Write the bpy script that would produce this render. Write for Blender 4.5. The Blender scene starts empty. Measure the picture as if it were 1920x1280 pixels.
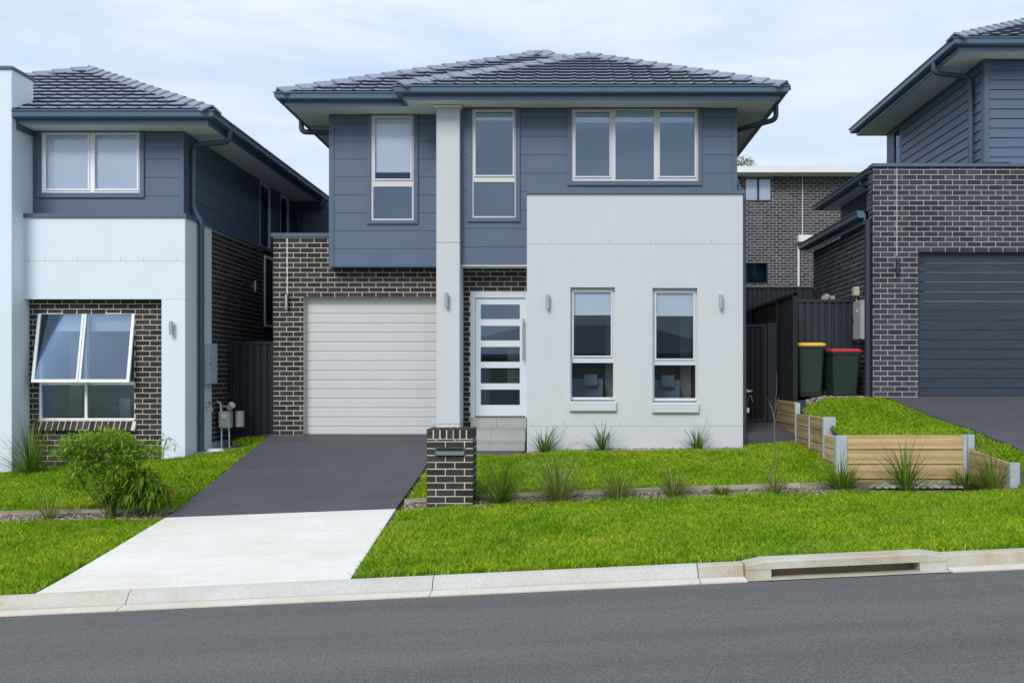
import bpy, bmesh, math, random
import numpy as np
from mathutils import Vector, Matrix

random.seed(7)
rng = np.random.default_rng(11)
scn = bpy.context.scene
COL = scn.collection
R = math.radians

# ------------------------------------------------------------------ camera, sky, sun, exposure
F, CX, CY = 1800.0, 1066.0, 705.0            # focal length and vanishing point, in photo pixels (1920 wide)
cam = bpy.data.cameras.new('camera')
cam.sensor_width = 36.0
cam.lens = 36.0 * F / 1920.0
cam.shift_x = (960.0 - CX) / 1920.0
cam.shift_y = (CY - 640.0) / 1920.0
cam.clip_start, cam.clip_end = 0.05, 2000.0
camo = bpy.data.objects.new('camera', cam)
COL.objects.link(camo)
camo.location = (0, 0, 0)
camo.rotation_euler = (R(90), 0, 0)
scn.camera = camo

SUN_EL, SUN_AZ = R(40), R(203)               # azimuth from +Y clockwise: behind the camera, a little to the left
world = bpy.data.worlds.new('World')
scn.world = world
world.use_nodes = True
nt = world.node_tree
nt.nodes.clear()
N = nt.nodes.new
L = nt.links.new
wo = N('ShaderNodeOutputWorld')
bg = N('ShaderNodeBackground'); bg.inputs['Strength'].default_value = 0.1
sky = N('ShaderNodeTexSky'); sky.sky_type = 'NISHITA'; sky.sun_disc = False
sky.sun_elevation = SUN_EL; sky.sun_rotation = SUN_AZ; sky.air_density = 1.0; sky.dust_density = 2.0
tc = N('ShaderNodeTexCoord')
mp = N('ShaderNodeMapping'); mp.inputs['Scale'].default_value = (1.0, 1.0, 4.5)
L(tc.outputs['Generated'], mp.inputs['Vector'])
nz = N('ShaderNodeTexNoise'); nz.inputs['Scale'].default_value = 3.4; nz.inputs['Detail'].default_value = 7; nz.inputs['Roughness'].default_value = 0.6
nz.inputs['Distortion'].default_value = 0.4
L(mp.outputs[0], nz.inputs['Vector'])
rp = N('ShaderNodeValToRGB')
rp.color_ramp.elements[0].position = 0.30; rp.color_ramp.elements[0].color = (0, 0, 0, 1)
rp.color_ramp.elements[1].position = 0.66; rp.color_ramp.elements[1].color = (1, 1, 1, 1)
L(nz.outputs['Fac'], rp.inputs['Fac'])
cl = N('ShaderNodeMix'); cl.data_type = 'RGBA'
cl.inputs['A'].default_value = (3.55, 4.62, 6.05, 1)
cl.inputs['B'].default_value = (5.35, 5.78, 6.3, 1)
L(rp.outputs['Color'], cl.inputs['Factor'])
mx = N('ShaderNodeMix'); mx.data_type = 'RGBA'; mx.inputs['Factor'].default_value = 0.93
L(sky.outputs['Color'], mx.inputs['A'])
L(cl.outputs['Result'], mx.inputs['B'])
# an overcast sky brightens towards the zenith
sp = N('ShaderNodeSeparateXYZ'); L(tc.outputs['Generated'], sp.inputs[0])
mr = N('ShaderNodeMapRange'); mr.inputs['From Min'].default_value = 0.30; mr.inputs['From Max'].default_value = 1.0
mr.inputs['To Min'].default_value = 1.0; mr.inputs['To Max'].default_value = 1.25
L(sp.outputs['Z'], mr.inputs['Value'])
ml = N('ShaderNodeVectorMath'); ml.operation = 'SCALE'
L(mx.outputs['Result'], ml.inputs[0]); L(mr.outputs[0], ml.inputs['Scale'])
L(ml.outputs[0], bg.inputs['Color'])
L(bg.outputs[0], wo.inputs[0])

sun = bpy.data.lights.new('sun', 'SUN')
sun.energy = 1.5
sun.angle = R(25)
sun.color = (1.0, 0.97, 0.93)
suno = bpy.data.objects.new('sun', sun)
COL.objects.link(suno)
sd = Vector((math.sin(SUN_AZ) * math.cos(SUN_EL), math.cos(SUN_AZ) * math.cos(SUN_EL), math.sin(SUN_EL)))
suno.rotation_euler = (-sd).to_track_quat('-Z', 'Y').to_euler()
suno.location = (-6, -12, 20)

vs = scn.view_settings
vs.view_transform = 'Standard'
vs.look = 'None'
vs.exposure = 0.72
vs.gamma = 1.0
vs.use_curve_mapping = False
scn.cycles.max_bounces = 8
scn.cycles.transparent_max_bounces = 12
scn.cycles.use_denoising = True


def X(px, Y):
    return (px - CX) / F * Y


def Z(py, Y):
    return (CY - py) / F * Y


# ------------------------------------------------------------------ materials
class NT:
    def __init__(s, name):
        m = bpy.data.materials.new(name)
        m.use_nodes = True
        s.m = m
        s.t = m.node_tree
        s.b = s.t.nodes['Principled BSDF']
        s.out = s.t.nodes['Material Output']
        s._c = None

    def n(s, kind, **kw):
        o = s.t.nodes.new(kind)
        for k, v in kw.items():
            setattr(o, k, v)
        return o

    def l(s, a, b):
        s.t.links.new(a, b)

    def coord(s, which='Object', scale=(1, 1, 1)):
        c = s.n('ShaderNodeTexCoord')
        m = s.n('ShaderNodeMapping')
        m.inputs['Scale'].default_value = scale
        s.l(c.outputs[which], m.inputs['Vector'])
        return m.outputs[0]

    def world(s, scale=(1, 1, 1)):
        c = s.n('ShaderNodeNewGeometry')
        m = s.n('ShaderNodeMapping')
        m.inputs['Scale'].default_value = scale
        s.l(c.outputs['Position'], m.inputs['Vector'])
        return m.outputs[0]

    def noise(s, vec, scale, detail=4, rough=0.55, dist=0.0):
        o = s.n('ShaderNodeTexNoise')
        o.inputs['Scale'].default_value = scale
        o.inputs['Detail'].default_value = detail
        o.inputs['Roughness'].default_value = rough
        o.inputs['Distortion'].default_value = dist
        s.l(vec, o.inputs['Vector'])
        return o.outputs['Fac']

    def ramp(s, fac, stops):
        o = s.n('ShaderNodeValToRGB')
        e = o.color_ramp.elements
        while len(e) < len(stops):
            e.new(0.5)
        for k, (p, c) in enumerate(stops):
            e[k].position = p
            e[k].color = (*c, 1) if len(c) == 3 else c
        s.l(fac, o.inputs['Fac'])
        return o.outputs['Color']

    def mix(s, fac, a, b, blend='MIX'):
        o = s.n('ShaderNodeMix', data_type='RGBA', blend_type=blend)
        for sock, v in (('Factor', fac), ('A', a), ('B', b)):
            if isinstance(v, (int, float)):
                o.inputs[sock].default_value = v
            elif isinstance(v, (tuple, list)):
                o.inputs[sock].default_value = (*v, 1)
            else:
                s.l(v, o.inputs[sock])
        return o.outputs['Result']

    def math(s, op, a, b=None):
        o = s.n('ShaderNodeMath', operation=op)
        for k, v in enumerate((a, b)):
            if v is None:
                continue
            if isinstance(v, (int, float)):
                o.inputs[k].default_value = v
            else:
                s.l(v, o.inputs[k])
        return o.outputs[0]

    def rnd(s):
        a = s.n('ShaderNodeObjectInfo').outputs['Random']
        b = s.n('ShaderNodeNewGeometry').outputs['Random Per Island']
        return s.math('FRACT', s.math('ADD', a, b))

    def bump(s, h, strength=0.3, dist=0.01):
        o = s.n('ShaderNodeBump')
        o.inputs['Strength'].default_value = strength
        o.inputs['Distance'].default_value = dist
        s.l(h, o.inputs['Height'])
        s.l(o.outputs[0], s.b.inputs['Normal'])

    def base(s, c):
        if isinstance(c, (tuple, list)):
            s.b.inputs['Base Color'].default_value = (*c, 1)
        else:
            s.l(c, s.b.inputs['Base Color'])

    def set(s, rough=0.6, spec=0.5, metal=0.0):
        s.b.inputs['Roughness'].default_value = rough
        s.b.inputs['Specular IOR Level'].default_value = spec
        s.b.inputs['Metallic'].default_value = metal
        return s


def paint(name, c, rough=0.55, var=0.06, bump=0.0, scale=3.0, spec=0.4, fine=220.0):
    t = NT(name).set(rough, spec)
    v = t.world()
    n1 = t.noise(v, scale, 5)
    d = tuple(x * (1 - var) for x in c)
    u = tuple(min(1, x * (1 + var)) for x in c)
    t.base(t.ramp(n1, [(0.3, d), (0.7, u)]))
    if bump:
        t.bump(t.noise(v, fine, 2), bump, 0.004)
    return t.m


def mat_brick(name, c, spread=0.42, rough=0.75):
    t = NT(name).set(rough, 0.3)
    r = t.rnd()
    v = t.world((5, 5, 60))
    st = t.noise(v, 1.6, 5, 0.7)
    lo = tuple(x * (1 - spread) for x in c)
    hi = tuple(x * (1 + spread) for x in c)
    warm = (hi[0] * 1.08, hi[1] * 0.99, hi[2] * 0.92)
    a = t.ramp(r, [(0.0, lo), (0.55, c), (1.0, warm)])
    k = t.ramp(st, [(0.3, (0.62, 0.62, 0.62)), (0.75, (1.35, 1.33, 1.3))])
    a = t.mix(1.0, a, k, 'MULTIPLY')
    ef = t.noise(t.world((1.2, 1.2, 2.2)), 2.4, 7, 0.78)
    a = t.mix(t.ramp(ef, [(0.60, (0, 0, 0)), (0.80, (0.11, 0.11, 0.11))]), a, (0.42, 0.40, 0.38))
    t.base(a)
    t.bump(t.noise(t.world((8, 8, 80)), 2.0, 4), 0.35, 0.004)
    return t.m


def mat_mortar(name, c):
    t = NT(name).set(0.9, 0.2)
    n1 = t.noise(t.world(), 9, 4)
    t.base(t.ramp(n1, [(0.3, tuple(x * 0.8 for x in c)), (0.7, c)]))
    t.bump(t.noise(t.world(), 160, 2), 0.4, 0.004)
    return t.m


def mat_render(name, c):
    t = NT(name).set(0.85, 0.25)
    v = t.world()
    big = t.noise(v, 0.9, 5, 0.6)
    drip = t.noise(t.world((7, 7, 0.5)), 1.3, 4)
    a = t.ramp(big, [(0.3, tuple(x * 0.95 for x in c)), (0.7, c)])
    k = t.ramp(drip, [(0.25, (0.985, 0.985, 0.983)), (0.6, (1, 1, 1))])
    t.base(t.mix(1.0, a, k, 'MULTIPLY'))
    t.bump(t.noise(v, 140, 3), 0.35, 0.004)
    return t.m


def mat_tile():
    t = NT('roof_tile_concrete').set(0.55, 0.4)
    r = t.rnd()
    n1 = t.noise(t.world(), 6, 5)
    a = t.ramp(r, [(0, (0.20, 0.225, 0.290)), (1, (0.235, 0.265, 0.335))])
    k = t.ramp(n1, [(0.3, (0.82, 0.82, 0.82)), (0.75, (1.12, 1.12, 1.12))])
    t.base(t.mix(1.0, a, k, 'MULTIPLY'))
    t.bump(t.noise(t.world(), 120, 2), 0.25, 0.004)
    return t.m


def mat_glass(name='window_glass', ior=1.95):
    m = bpy.data.materials.new(name)
    m.use_nodes = True
    t = m.node_tree
    t.nodes.clear()
    o = t.nodes.new('ShaderNodeOutputMaterial')
    g = t.nodes.new('ShaderNodeBsdfGlossy'); g.inputs['Roughness'].default_value = 0.015
    g.inputs['Color'].default_value = (0.62, 0.81, 1, 1)
    tr = t.nodes.new('ShaderNodeBsdfTransparent'); tr.inputs['Color'].default_value = (0.985, 0.99, 0.995, 1)
    f = t.nodes.new('ShaderNodeFresnel'); f.inputs['IOR'].default_value = ior
    mix = t.nodes.new('ShaderNodeMixShader')
    t.links.new(f.outputs[0], mix.inputs[0]); t.links.new(tr.outputs[0], mix.inputs[1]); t.links.new(g.outputs[0], mix.inputs[2])
    t.links.new(mix.outputs[0], o.inputs[0])
    return m


def mat_grass(name, lo, mid, hi, patch=0.8, straw=(0.30, 0.27, 0.08), dry=0.0):
    t = NT(name).set(0.65, 0.10)
    r = t.rnd()
    a = t.ramp(r, [(0.0, lo), (0.5, mid), (0.9, hi), (1.0, straw)])
    n1 = t.noise(t.world((1, 1, 0)), patch, 5, 0.65)
    n2 = t.noise(t.world((1, 1, 0)), patch * 6, 4, 0.7)
    n1 = t.math('ADD', t.math('MULTIPLY', n1, 0.6), t.math('MULTIPLY', n2, 0.4))
    k = t.ramp(n1, [(0.36, (0.62, 0.76, 0.70)), (0.5, (1, 1, 1)), (0.64, (1.42, 1.15, 1.25))])
    c = t.mix(1.0, a, k, 'MULTIPLY')
    if dry:
        n3 = t.noise(t.world((0.7, 1.3, 0)), 1.7, 6, 0.75)
        c = t.mix(t.ramp(n3, [(0.54, (0, 0, 0)), (0.70, (dry, dry, dry))]), c, (0.46, 0.45, 0.13))
    t.base(c)
    tl = t.n('ShaderNodeBsdfTranslucent')
    t.l(c, tl.inputs['Color'])
    ms = t.n('ShaderNodeMixShader')
    ms.inputs[0].default_value = 0.35
    t.l(t.b.outputs[0], ms.inputs[1]); t.l(tl.outputs[0], ms.inputs[2])
    t.l(ms.outputs[0], t.out.inputs[0])
    return t.m


def mat_asphalt():
    t = NT('asphalt').set(0.85, 0.25)
    v = t.world()
    fine = t.noise(v, 70, 3, 0.85)
    big = t.noise(t.world((0.12, 1.3, 1)), 1.2, 6, 0.65)
    a = t.ramp(fine, [(0.28, (0.052, 0.052, 0.0515)), (0.52, (0.112, 0.111, 0.108)), (0.76, (0.235, 0.23, 0.222))])
    k = t.ramp(big, [(0.3, (0.84, 0.84, 0.845)), (0.7, (1.13, 1.12, 1.11))])
    t.base(t.mix(1.0, a, k, 'MULTIPLY'))
    t.bump(t.noise(v, 90, 3), 0.6, 0.01)
    return t.m


def mat_concrete(name, c, stain=(0.86, 0.80, 0.70), amount=0.5, big=0.9, rough=0.85, streak=0.0):
    t = NT(name).set(rough, 0.3)
    v = t.world()
    n1 = t.noise(v, big, 6, 0.62)
    n2 = t.noise(v, 38, 4, 0.6)
    a = t.ramp(n1, [(0.3, tuple(c[i] * (1 - amount + amount * stain[i]) for i in range(3))), (0.62, c)])
    k = t.ramp(n2, [(0.3, (0.9, 0.9, 0.9)), (0.7, (1.06, 1.06, 1.06))])
    a = t.mix(1.0, a, k, 'MULTIPLY')
    if streak:
        n3 = t.noise(t.world((0.35, 5, 5)), 1.4, 6, 0.7, 0.6)
        a = t.mix(1.0, a, t.ramp(n3, [(0.28, (1 - streak,) * 3), (0.5, (1, 1, 1)), (0.75, (1 + streak,) * 3)]), 'MULTIPLY')
    t.base(a)
    t.bump(t.noise(v, 70, 4), 0.3, 0.005)
    return t.m


def mat_timber(name, c, d):
    t = NT(name).set(0.8, 0.25)
    ri = t.n('ShaderNodeObjectInfo').outputs['Random']
    co = t.n('ShaderNodeTexCoord')
    add = t.n('ShaderNodeVectorMath', operation='ADD')
    sc = t.n('ShaderNodeCombineXYZ')
    t.l(t.math('MULTIPLY', ri, 37.0), sc.inputs[0]); t.l(t.math('MULTIPLY', ri, 11.0), sc.inputs[2])
    t.l(co.outputs['Object'], add.inputs[0]); t.l(sc.outputs[0], add.inputs[1])
    m = t.n('ShaderNodeMapping'); m.inputs['Scale'].default_value = (0.55, 7, 7)
    t.l(add.outputs[0], m.inputs['Vector'])
    w = t.n('ShaderNodeTexWave', wave_type='BANDS', bands_direction='Z')
    w.inputs['Scale'].default_value = 0.35; w.inputs['Distortion'].default_value = 9; w.inputs['Detail'].default_value = 3
    t.l(m.outputs[0], w.inputs['Vector'])
    n1 = t.noise(m.outputs[0], 2.2, 5, 0.65)
    a = t.ramp(w.outputs['Fac'], [(0.1, d), (0.75, c)])
    k = t.ramp(n1, [(0.3, (0.75, 0.73, 0.7)), (0.65, (1.08, 1.06, 1.02))])
    t.base(t.mix(1.0, a, k, 'MULTIPLY'))
    t.bump(w.outputs['Fac'], 0.25, 0.004)
    return t.m


def mat_metal(name, c, rough=0.4, metal=0.9):
    t = NT(name).set(rough, 0.5, metal)
    n1 = t.noise(t.world(), 14, 5)
    t.base(t.ramp(n1, [(0.3, tuple(x * 0.85 for x in c)), (0.7, c)]))
    return t.m


M = {
    'clad': paint('cladding_paint', (0.087, 0.125, 0.190), 0.5, 0.03, 0.06, 2.0),
    'trim': paint('trim_paint', (0.081, 0.117, 0.178), 0.5, 0.03),
    'gutter': paint('gutter_steel_paint', (0.085, 0.146, 0.225), 0.35, 0.03, spec=0.5),
    'soffit': paint('soffit_paint', (0.89, 0.92, 0.93), 0.7, 0.03),
    'render': mat_render('render_pale_grey', (0.56, 0.575, 0.60)),
    'render_white': mat_render('render_white', (0.69, 0.77, 0.84)),
    'brick': mat_brick('brick_charcoal', (0.035, 0.032, 0.033)),
    'brick_blue': mat_brick('brick_blue_charcoal', (0.040, 0.047, 0.068)),
    'brick_rear': mat_brick('brick_brown_charcoal', (0.055, 0.053, 0.058)),
    'mortar': mat_mortar('mortar_cream', (0.66, 0.60, 0.51)),
    'mortar_pink': mat_mortar('mortar_pale', (0.50, 0.455, 0.45)),
    'mortar_grey': mat_mortar('mortar_grey', (0.50, 0.51, 0.53)),
    'joint': paint('sealant', (0.74, 0.70, 0.66), 0.8),
    'hairline': paint('joint_grey_sealant', (0.22, 0.23, 0.24), 0.9),  # even grey sealant colour of the panel joints and ticks
    'tile': mat_tile(),
    'under': paint('roof_underlay', (0.035, 0.037, 0.045), 0.8),
    'glass': mat_glass(),
    'glass_clear': mat_glass('clear_window_glass', 1.5),
    'blind': paint('blind_fabric', (0.88, 0.92, 0.95), 0.9, 0.01),
    'white': paint('window_white_paint', (0.80, 0.82, 0.84), 0.4, 0.02),
    'silver': paint('window_silver_paint', (0.60, 0.62, 0.645), 0.35, 0.02),
    'stone': paint('window_stone_paint', (0.58, 0.585, 0.595), 0.4, 0.02),
    'room': paint('room_paint', (0.34, 0.45, 0.58), 0.9, 0.05, scale=0.8),
    'teal': paint('teal_curtain', (0.035, 0.12, 0.17), 0.9, 0.2, scale=4),
    'room_dark': paint('room_shade', (0.15, 0.165, 0.18), 0.9, 0.05, scale=0.8),
    'curtain': paint('curtain_fabric', (0.45, 0.47, 0.50), 0.9, 0.1, scale=9),
    'garage': paint('garage_door_paint', (0.535, 0.54, 0.535), 0.5, 0.02, 0.12, 2.0, fine=60),
    'door': paint('door_paint', (0.62, 0.67, 0.72), 0.4, 0.015),
    'steel': mat_metal('brushed_steel', (0.55, 0.57, 0.60), 0.35),
    'galv': mat_metal('galvanised_steel', (0.50, 0.55, 0.60), 0.55, 0.45),
    'dark_metal': paint('dark_metal_paint', (0.018, 0.024, 0.034), 0.4, 0.04, spec=0.5),
    'pipe_mid': paint('downpipe_paint', (0.055, 0.082, 0.118), 0.4, 0.04),
    'pipe_dark': paint('downpipe_dark_paint', (0.030, 0.038, 0.050), 0.4, 0.05),
    'fence': paint('fence_steel_paint', (0.020, 0.025, 0.036), 0.42, 0.05, spec=0.5),
    'fence_black': paint('fence_black_paint', (0.007, 0.0075, 0.009), 0.5, 0.05),
    'meter': paint('meter_box_paint', (0.42, 0.53, 0.55), 0.4, 0.03),
    'meter_grey': paint('meter_box_grey_paint', (0.36, 0.38, 0.40), 0.45, 0.03),
    'concrete': mat_concrete('apron_concrete', (0.69, 0.67, 0.635), (0.86, 0.80, 0.70), 0.6, 0.8, streak=0.06),
    'kerb': mat_concrete('kerb_concrete', (0.50, 0.495, 0.475), (0.78, 0.68, 0.52), 0.6, 1.5, streak=0.07),
    'kerb_lip': mat_concrete('kerb_lip_concrete', (0.60, 0.565, 0.50), (0.80, 0.72, 0.58), 0.5, 1.8, streak=0.06),
    'kerb_old': mat_concrete('kerb_stained_concrete', (0.48, 0.465, 0.41), (0.72, 0.58, 0.40), 0.75, 2.2),
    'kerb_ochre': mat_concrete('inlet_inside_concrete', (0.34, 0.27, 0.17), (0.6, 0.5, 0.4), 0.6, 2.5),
    'drive': mat_concrete('driveway_dark_concrete', (0.080, 0.078, 0.090), (0.80, 0.80, 0.80), 0.6, 1.2, 0.72, streak=0.14),
    'slab': mat_concrete('slab_grey_concrete', (0.075, 0.075, 0.08), (0.8, 0.78, 0.76), 0.5, 2.0),
    'path': mat_concrete('path_concrete', (0.30, 0.31, 0.32), (0.8, 0.78, 0.72), 0.5, 2.0),
    'stepstone': mat_concrete('step_stone_tile', (0.37, 0.37, 0.365), (0.84, 0.82, 0.78), 0.5, 4.0, 0.6),
    'asphalt': mat_asphalt(),
    'soil': mat_concrete('soil', (0.085, 0.10, 0.030), (0.6, 0.6, 0.5), 0.5, 6.0),
    'bed': mat_concrete('bed_soil', (0.16, 0.125, 0.095), (0.6, 0.6, 0.55), 0.6, 9.0),
    'timber': mat_timber('sleeper_timber', (0.56, 0.415, 0.235), (0.45, 0.32, 0.165)),
    'timber_old': mat_timber('sleeper_old_timber', (0.40, 0.30, 0.165), (0.29, 0.21, 0.11)),
    'timber_edge': mat_timber('edging_timber', (0.42, 0.40, 0.31), (0.30, 0.28, 0.21)),
    'timber_grey': mat_timber('weathered_timber', (0.44, 0.42, 0.37), (0.27, 0.255, 0.225)),
    'bin': paint('bin_green_plastic', (0.015, 0.034, 0.022), 0.5, 0.06, 0.1),
    'bin_yellow': paint('bin_yellow_plastic', (0.72, 0.42, 0.02), 0.45, 0.03),
    'bin_red': paint('bin_red_plastic', (0.42, 0.028, 0.050), 0.45, 0.03),
    'black': paint('black_plastic', (0.012, 0.012, 0.014), 0.5, 0.1),
    'print': paint('white_print', (0.75, 0.80, 0.80), 0.5),
    'beige': paint('meter_beige_paint', (0.50, 0.47, 0.40), 0.6, 0.15, scale=12),
    'pvc': paint('pvc_white', (0.72, 0.74, 0.76), 0.4, 0.03),
    'slot': paint('letter_slot_metal', (0.060, 0.095, 0.105), 0.35, 0.05, spec=0.6),
    'roof_metal': paint('roof_white_metal', (0.82, 0.85, 0.88), 0.45, 0.03),
    'bark': mat_concrete('bark', (0.20, 0.155, 0.11), (0.6, 0.6, 0.55), 0.6, 12.0),
    'stem': mat_concrete('green_stem', (0.10, 0.13, 0.035), (0.6, 0.6, 0.55), 0.6, 12.0),
    'cream_wall': paint('weatherboard_cream', (0.40, 0.37, 0.31), 0.7),
    'grass': mat_grass('turf_grass', (0.070, 0.170, 0.002), (0.225, 0.440, 0.004), (0.47, 0.62, 0.050), dry=0.55),
    'tussock': mat_grass('tussock_leaf', (0.045, 0.100, 0.008), (0.090, 0.180, 0.015), (0.21, 0.29, 0.045)),
    'tussock_dry': mat_grass('tussock_dry_leaf', (0.085, 0.135, 0.022), (0.17, 0.225, 0.045), (0.33, 0.35, 0.13)),
    'leaf': mat_grass('shrub_leaf', (0.12, 0.25, 0.014), (0.22, 0.40, 0.025), (0.38, 0.54, 0.07), 3.0),
    'leaf_dark': mat_grass('shrub_dark_leaf', (0.05, 0.11, 0.010), (0.10, 0.20, 0.016), (0.20, 0.30, 0.04), 3.0, (0.25, 0.10, 0.03)),
    'leaf_far': mat_grass('gum_leaf', (0.07, 0.11, 0.05), (0.11, 0.15, 0.07), (0.17, 0.20, 0.10), 3.0),
}


def mat_pebble():
    t = NT('pebbles').set(0.8, 0.3)
    t.base(t.ramp(t.rnd(), [(0, (0.08, 0.06, 0.045)), (0.4, (0.21, 0.17, 0.13)), (0.8, (0.33, 0.285, 0.235)), (1, (0.52, 0.48, 0.42))]))
    return t.m


M['pebble'] = mat_pebble()


def mat_garage_dark():
    t = NT('garage_door_dark_woodgrain').set(0.5, 0.4)
    v = t.world((0.6, 1, 28))
    n1 = t.noise(v, 3.0, 5, 0.7)
    t.base(t.ramp(n1, [(0.3, (0.016, 0.024, 0.040)), (0.7, (0.042, 0.060, 0.092))]))
    t.bump(n1, 0.4, 0.004)
    return t.m


M['garage_dark'] = mat_garage_dark()


# ------------------------------------------------------------------ mesh building
class MB:
    def __init__(s):
        s.v, s.f, s.sm = [], [], []

    def add(s, vs, fs, smooth=False):
        o = len(s.v)
        s.v.extend(tuple(p) for p in vs)
        for f in fs:
            s.f.append(tuple(i + o for i in f))
            s.sm.append(smooth)

    def box(s, x0, x1, y0, y1, z0, z1):
        s.add([(x0, y0, z0), (x1, y0, z0), (x1, y1, z0), (x0, y1, z0), (x0, y0, z1), (x1, y0, z1), (x1, y1, z1), (x0, y1, z1)],
              [(0, 3, 2, 1), (4, 5, 6, 7), (0, 1, 5, 4), (1, 2, 6, 5), (2, 3, 7, 6), (3, 0, 4, 7)])
        return s

    def cbox(s, x0, x1, y0, y1, z0, z1, c=0.006):
        """box with chamfered edges"""
        bm = bmesh.new()
        bmesh.ops.create_cube(bm, size=1.0)
        for v in bm.verts:
            v.co = Vector(((x0 + x1) / 2 + v.co.x * (x1 - x0), (y0 + y1) / 2 + v.co.y * (y1 - y0), (z0 + z1) / 2 + v.co.z * (z1 - z0)))
        bmesh.ops.bevel(bm, geom=bm.edges[:], offset=c, segments=1, affect='EDGES', profile=0.5)
        bm.verts.index_update()
        s.add([v.co[:] for v in bm.verts], [[v.index for v in f.verts] for f in bm.faces])
        bm.free()
        return s

    def quad(s, *p):
        s.add(p, [tuple(range(len(p)))])
        return s

    def prism(s, poly, axis, a0, a1):
        """poly: 2D points of the cross-section; axis 'x','y','z' extruded a0..a1"""
        def mk(p, a):
            return {'x': (a, p[0], p[1]), 'y': (p[0], a, p[1]), 'z': (p[0], p[1], a)}[axis]
        n = len(poly)
        vs = [mk(p, a0) for p in poly] + [mk(p, a1) for p in poly]
        fs = [tuple(range(n - 1, -1, -1)), tuple(range(n, 2 * n))] + [(i, (i + 1) % n, (i + 1) % n + n, i + n) for i in range(n)]
        s.add(vs, fs)
        return s

    def holes(s, x0, x1, z0, z1, y0, y1, holes=(), back=True):
        """a slab in the xz plane, y0 (front) to y1, with rectangular holes"""
        hs = [(max(x0, a), min(x1, b), max(z0, c), min(z1, d)) for a, b, c, d in holes]
        hs = [h for h in hs if h[1] - h[0] > 1e-5 and h[3] - h[2] > 1e-5]
        xs = sorted({round(t, 5) for t in [x0, x1] + [h[0] for h in hs] + [h[1] for h in hs]})
        zs = sorted({round(t, 5) for t in [z0, z1] + [h[2] for h in hs] + [h[3] for h in hs]})
        def solid(i, j):
            if i < 0 or j < 0 or i >= len(xs) - 1 or j >= len(zs) - 1:
                return False
            cx, cz = (xs[i] + xs[i + 1]) / 2, (zs[j] + zs[j + 1]) / 2
            return not any(h[0] < cx < h[1] and h[2] < cz < h[3] for h in hs)
        for i in range(len(xs) - 1):
            for j in range(len(zs) - 1):
                if not solid(i, j):
                    continue
                a, b, c, d = xs[i], xs[i + 1], zs[j], zs[j + 1]
                s.quad((a, y0, c), (b, y0, c), (b, y0, d), (a, y0, d))
                if back:
                    s.quad((b, y1, c), (a, y1, c), (a, y1, d), (b, y1, d))
                if not solid(i - 1, j): s.quad((a, y1, c), (a, y0, c), (a, y0, d), (a, y1, d))
                if not solid(i + 1, j): s.quad((b, y0, c), (b, y1, c), (b, y1, d), (b, y0, d))
                if not solid(i, j - 1): s.quad((a, y1, c), (b, y1, c), (b, y0, c), (a, y0, c))
                if not solid(i, j + 1): s.quad((a, y0, d), (b, y0, d), (b, y1, d), (a, y1, d))
        return s

    def tube(s, pts, r, n=10, r1=None, cap=True):
        pts = [Vector(p) for p in pts]
        rs = [r + ((r1 if r1 is not None else r) - r) * i / max(1, len(pts) - 1) for i in range(len(pts))]
        vs, fs = [], []
        prev = None
        for i, p in enumerate(pts):
            d = ((pts[min(i + 1, len(pts) - 1)] - p).normalized() + (p - pts[max(i - 1, 0)]).normalized())
            d = d.normalized() if d.length > 1e-6 else Vector((0, 0, 1))
            if prev is None:
                a = d.cross(Vector((0, 0, 1)))
                if a.length < 1e-3:
                    a = d.cross(Vector((1, 0, 0)))
            else:
                a = prev - d * prev.dot(d)
            a.normalize()
            prev = a
            b = d.cross(a)
            for k in range(n):
                t = 2 * math.pi * k / n
                vs.append(p + (a * math.cos(t) + b * math.sin(t)) * rs[i])
        for i in range(len(pts) - 1):
            for k in range(n):
                fs.append((i * n + k, i * n + (k + 1) % n, (i + 1) * n + (k + 1) % n, (i + 1) * n + k))
        s.add(vs, fs, True)
        if cap:
            s.add(vs[:n], [tuple(range(n - 1, -1, -1))])
            s.add(vs[-n:], [tuple(range(n))])
        return s

    def sweep(s, prof, path, closed_ends=True):
        """prof: (outward, up) points; path: (x, y, z) points; outward is the left normal of the path in plan"""
        path = [Vector(p) for p in path]
        n = len(prof)
        rings = []
        for i, p in enumerate(path):
            ds = []
            if i > 0: ds.append((path[i] - path[i - 1]).to_2d().normalized())
            if i < len(path) - 1: ds.append((path[i + 1] - path[i]).to_2d().normalized())
            ns = [Vector((-d.y, d.x)) for d in ds]
            m = ns[0] if len(ns) == 1 else (ns[0] + ns[1]) / (1 + ns[0].dot(ns[1]))
            rings.append([(p.x + m.x * a, p.y + m.y * a, p.z + b) for a, b in prof])
        vs = [q for r in rings for q in r]
        fs = []
        for i in range(len(path) - 1):
            for k in range(n):
                fs.append((i * n + k, (i + 1) * n + k, (i + 1) * n + (k + 1) % n, i * n + (k + 1) % n))
        if closed_ends:
            fs.append(tuple(range(n)))
            fs.append(tuple(range(len(vs) - 1, len(vs) - n - 1, -1)))
        s.add(vs, fs)
        return s

    def mesh(s, name, mat):
        me = bpy.data.meshes.new(name)
        me.from_pydata(s.v, [], s.f)
        if any(s.sm):
            me.polygons.foreach_set('use_smooth', s.sm)
        me.materials.append(M[mat] if isinstance(mat, str) else mat)
        me.update()
        return me


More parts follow.
